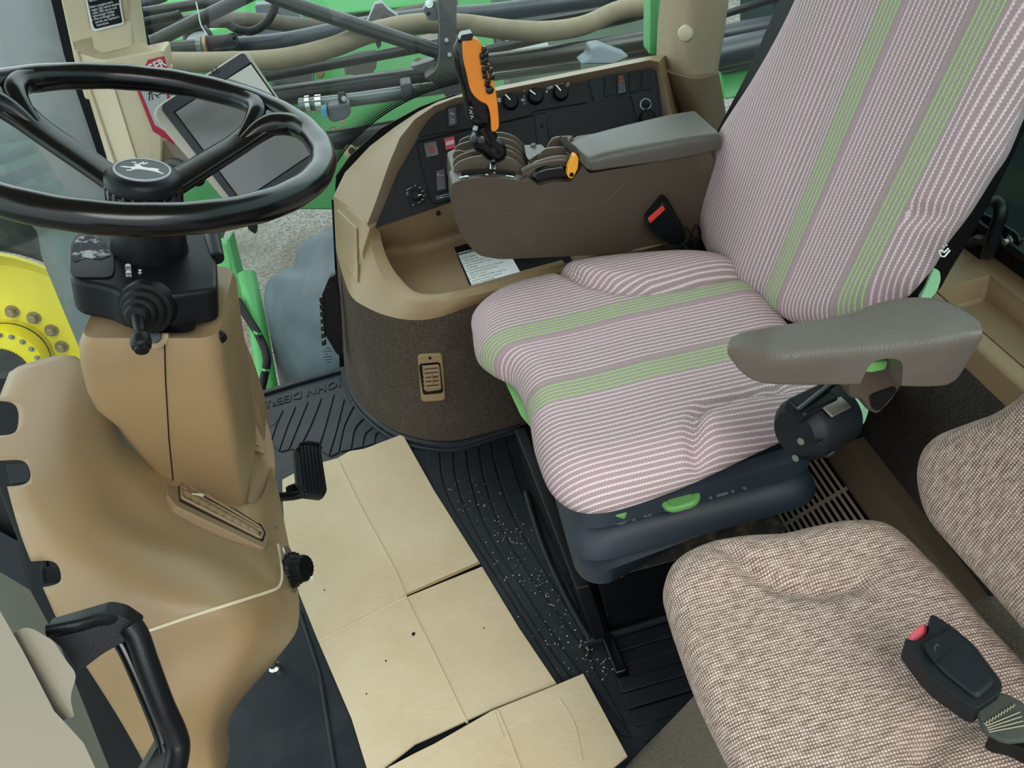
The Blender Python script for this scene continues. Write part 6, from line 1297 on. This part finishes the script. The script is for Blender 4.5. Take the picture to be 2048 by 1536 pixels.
obj('flap', prism([Dp(x, y, 2.85) for x, y in ((693, 130), (720, 122), (757, 116), (752, 138), (742, 152), (712, 152), (700, 150), (689, 152))], V((0, .06, .02))), M['hosedk'], tn, bevel=.006)
obj('strap', prism([Dp(x, y, 2.35) for x, y in ((751, 86), (763, 80), (762, 92), (756, 98))], V((0, .01, 0))), M['seal'], tn)
ab = thing('angular_bracket', Dp(1200, 105, 2.4), 'blue-grey angular cast bracket rising above the side console frame', 'bracket')
obj('block', prism([Dp(x, y, 2.3) for x, y in ((1160, 130), (1182, 114), (1182, 95), (1204, 92), (1262, 114), (1230, 130))], V((0, .08, 0))), plastic('cast_grey', (84, 96, 104), .5, 60, .1), ab, bevel=.01)
# valve under the galvanised pipe
vv = thing('line_valve', Dp(650, 215, 2.4), 'grey plastic line valve with blue plug and silver couplings under the metal pipe', 'valve')
obj('body', prism(rnd([Dp(x, y, 2.38) for x, y in ((653, 214), (700, 206), (702, 228), (690, 240), (664, 246), (655, 236)) ], .01), V((0, .06, 0))), M['boomgrey'], vv, bevel=.01)
obj('blue_plug', prism([Dp(x, y, 2.36) for x, y in ((641, 218), (653, 216), (655, 236), (643, 236))], V((0, .04, 0))), plastic('teal_plug', (40, 110, 130), .5, 60, .05), vv, bevel=.004)
obj('saddle_clamp', tube([Dp(680, 203, 2.42), Dp(692, 202, 2.42)], .029, 20), M['seal'], vv); obj('clamp_screw', lathe([(.008, 0), (.008, .006), (0, .007)], Dp(688, 197, 2.36), (0, -1, .2), 14), M['greyprint'], vv)
for a, b in ((613, 622), (633, 645)): obj('silver_ring', tube([Dp(a, 209-(a-613)*.1, 2.44), Dp(b, 208-(a-613)*.1, 2.44)], .028, 24), M['chrome'], vv)
obj('red_wire', tube([Dp(684, 240, 2.36), Dp(685, 246, 2.36)], .003, 6), M['red'], vv)
cl = thing('pipe_hanger', Dp(812, 190, 2.4), 'dark grey pipe hanger block below the thick boom tube', 'hanger')
obj('block', prism(rnd([Dp(x, y, 2.38) for x, y in ((800, 170), (824, 166), (824, 195), (812, 206), (804, 196))], .01), V((0, .07, 0))), M['boomgrey'], cl, bevel=.006)
yk = thing('cream_roller', Dp(700, 302, 2.6), 'round cream roller just outside the dotted window edge', 'roller')
obj('disc', lathe([(.022, 0), (.022, .02), (.012, .024), (0, .024)], Dp(702, 302, 2.5), (-.2, -1, .4), 28), plastic('cream_nylon', (160, 144, 92), .5, 60, .05), yk); obj('nut', hexbolt(Dp(704, 302, 2.46), (-.2, -1, .4), .008), M['seal'], yk)
# striped warning board and bright machinery at the right
wb = thing('warning_board', Dp(1540, 15, 3.0), 'orange and white striped warning board at the top beside the backrest', 'warning board')
obj('board', prism([Dp(x, y, 3.0) for x, y in ((1496, 20), (1530, 0), (1620, -20), (1620, 28), (1520, 34), (1500, 30))], V((0, .02, 0))), M['white'], wb)
for a in (1530, 1584): obj('orange_stripe', prism([Dp(x, y, 2.99) for x, y in ((a-4, 30), (a+2, 2), (a+18, -2), (a+12, 30))], V((0, .01, 0))), plastic('safety_orange', (240, 120, 70), .5, 60, .0), wb)
mc = thing('chrome_machinery', Dp(1490, 115, 2.4), 'bright scratched metal casting below the blue-grey boom tube', 'machine part')
obj('casting', prism(rnd([Dp(x, y, 2.3) for x, y in ((1440, 100), (1470, 96), (1530, 92), (1560, 88), (1540, 140), (1440, 146))], .02), V((0, .1, 0))), M['dust'], mc, bevel=.02)
obj('bright_rod', tube([Dp(1448, 118, 2.25), Dp(1480, 108, 2.25), Dp(1512, 122, 2.25)], .018, 12), M['white'], mc)
# right fender
rf = [[(648, 462, 2.1), (670, 470, 2.05), (700, 480, 2.0)], [(598, 492, 2.15), (640, 500, 2.08), (700, 530, 2.0)], [(585, 535, 2.15), (630, 545, 2.06), (700, 570, 1.98)], [(540, 556, 2.2), (590, 570, 2.08), (700, 600, 1.98)], [(528, 600, 2.2), (590, 620, 2.08), (700, 650, 1.98)], [(538, 660, 2.2), (600, 670, 2.1), (700, 690, 2.0)], [(554, 740, 2.22), (610, 740, 2.12), (700, 720, 2.02)], [(566, 800, 2.25), (620, 790, 2.15), (700, 760, 2.05)]]
obj('fender', skin(smoothgrid([[Dp(*q) for q in r] for r in rf], 40, 24), (.02, .06, -.02)), M['fend'], None, sharp=60, group='grey fenders outside', label='scuffed blue-grey plastic fender outside the glass left of the side console', cat='fender')
wk = thing('glass_marking', Yp(655, 705, 1.637), 'small black glass maker marking at the lower right corner of the side window', 'marking')
obj('printed_mark', merge(*[strip([Yp(a, b, 1.637), Yp(c, d, 1.637)], .0016, .0004, (0, -1, 0)) for a, b, c, d in ((650, 700, 656, 694), (656, 694, 660, 700), (646, 704, 664, 702), (650, 709, 656, 708), (646, 715, 664, 712), (650, 720, 664, 718), (654, 725, 662, 723))]), M['seal'], wk)
# green bracket, tube and cable over the gravel
gb = thing('green_bracket', Dp(455, 520, 2.3), 'green angled steel bracket seen over the gravel beside the switch box', 'bracket')
obj('plate', prism([Dp(x, y, 2.3) for x, y in ((400, 492), (456, 486), (466, 556), (400, 566))], V((.0, .04, 0))), M['limegreen'], gb, bevel=.004)
obj('flange', prism([Dp(x, y, 2.28) for x, y in ((452, 480), (458, 478), (478, 560), (502, 660), (498, 664), (466, 560))], V((.01, .05, 0))), M['bodygreen'], gb, bevel=.003)
gtb = thing('green_steel_tube', Dp(520, 660, 2.2), 'green steel tube running down over the gravel to the floor mat', 'frame tube')
obj('tube', tube([Dp(493, 548, 2.25), Dp(515, 650, 2.22), Dp(542, 810, 2.15)], .028, 24), M['limegreen'], gtb)
obj('end_plate', prism([Dp(x, y, 2.3) for x, y in ((515, 610), (528, 640), (545, 740), (552, 800), (540, 790))], V((0, .02, 0))), M['limegreen'], gtb)
tb_('cable', [(430, 612, 2.2), (460, 606, 2.2), (474, 600, 2.2), (492, 630, 2.18), (518, 672, 2.15), (534, 715, 2.12), (528, 755, 2.1), (518, 800, 2.08)], .0115, M['seal'], 'black cable tied along the green steel tube', 'cable', n=40)
tb_('cable_tie', [(508, 664, 2.14), (514, 668, 2.12), (522, 668, 2.14)], .004, M['limegreen'], 'upper pale green cable tie on the black cable', 'cable tie', n=8, seg=6); tb_('cable_tie', [(522, 738, 2.1), (530, 741, 2.08), (538, 741, 2.1)], .004, M['limegreen'], 'lower pale green cable tie on the black cable', 'cable tie', n=8, seg=6)
# left: dusty fender, tyre and yellow rim seen through the windscreen
lf = [[(-150, -120, 2.3), (0, -60, 2.2), (60, -60, 2.15), (100, -60, 2.2), (112, -55, 2.35)], [(-150, 60, 2.3), (0, 60, 2.2), (80, 60, 2.15), (126, 60, 2.2), (140, 60, 2.35)], [(-150, 180, 2.3), (0, 180, 2.2), (90, 180, 2.15), (156, 180, 2.2), (172, 180, 2.35)], [(-150, 300, 2.3), (0, 300, 2.2), (110, 300, 2.15), (195, 300, 2.2), (212, 300, 2.35)], [(-150, 410, 2.35), (40, 415, 2.25), (150, 420, 2.2), (240, 420, 2.2), (262, 420, 2.35)], [(50, 440, 2.4), (100, 450, 2.3), (200, 460, 2.25), (380, 450, 2.3), (436, 430, 2.4)], [(85, 520, 2.42), (130, 520, 2.32), (220, 520, 2.3), (380, 520, 2.35), (442, 480, 2.45)], [(118, 600, 2.45), (150, 600, 2.35), (250, 600, 2.35), (350, 600, 2.4), (400, 560, 2.5)], [(160, 700, 2.5), (190, 700, 2.4), (250, 700, 2.4), (330, 700, 2.45), (380, 660, 2.55)]]
lfr = smoothgrid([[Dp(*q) for q in r] for r in lf], 44, 30)
lfo = obj('fender', skin(lfr, (-.01, .05, -.02)), M['fendl'], None, sharp=60, group='grey fenders outside', label='tall dusty grey fender seen through the windscreen behind the steering wheel', cat='fender')
wl = thing('front_wheel', Dp(20, 700, 3.0), 'yellow wheel rim with lug nuts and dark tyre at the left edge', 'wheel')
wc_ = Dp(22, 712, 2.95); wa = V((.05, -1, .16)).normalized()
obj('tyre', lathe([(.47, -.35), (.62, -.38), (.80, -.32), (.84, -.1), (.80, .06), (.68, .08), (.50, .05), (.44, .0)], wc_, wa, 90, caps=False), M['tyre'], wl, sharp=50)
obj('rim', lathe([(.455, .05), (.445, .055), (.43, .03), (.40, -.03), (.36, -.06), (.21, -.06), (.20, -.055), (0, -.055)], wc_, wa, 90, caps=False), M['yellow'], wl, sharp=30)
hb_ = obj('hub', lathe([(.135, -.06), (.135, .03), (.128, .045), (.10, .05), (0, .05)], wc_, wa, 60), M['yellow'], wl, sharp=30)
obj('hub_seam', lathe([(.1365, -.02), (.1365, -.014)], wc_, wa, 60), M['seal'], hb_)
obj('ring_gear', lathe([(.098, .05), (.098, .062), (0, .062)], wc_+V((-.03, 0, -.03)), wa, 120, knurl=-.06, kn=60), M['tyre'], hb_, sharp=30)
ref = (V((0, 0, 1))-wa*wa.z).normalized(); rf2 = wa.cross(ref)
for k in range(14):
    t = 2*PI*k/14; q = wc_+(ref*math.cos(t)+rf2*math.sin(t))*.172-wa*.052
    obj('lug_nut', hexbolt(q, wa, .017, .026), M['bolt'], wl)
for k in range(18):
    t = 2*PI*k/18; q = wc_+(ref*math.cos(t)+rf2*math.sin(t))*.115+wa*.05
    obj('hub_bolt', hexbolt(q, wa, .007, .006), M['steel'], hb_)
obj('yellow_arm', prism([Dp(x, y, 2.7) for x, y in ((172, 282), (180, 276), (200, 330), (190, 330))], V((0, .1, 0))), M['yellow'], None, label='sliver of yellow machine arm between fender and cream pillar', cat='machine part')
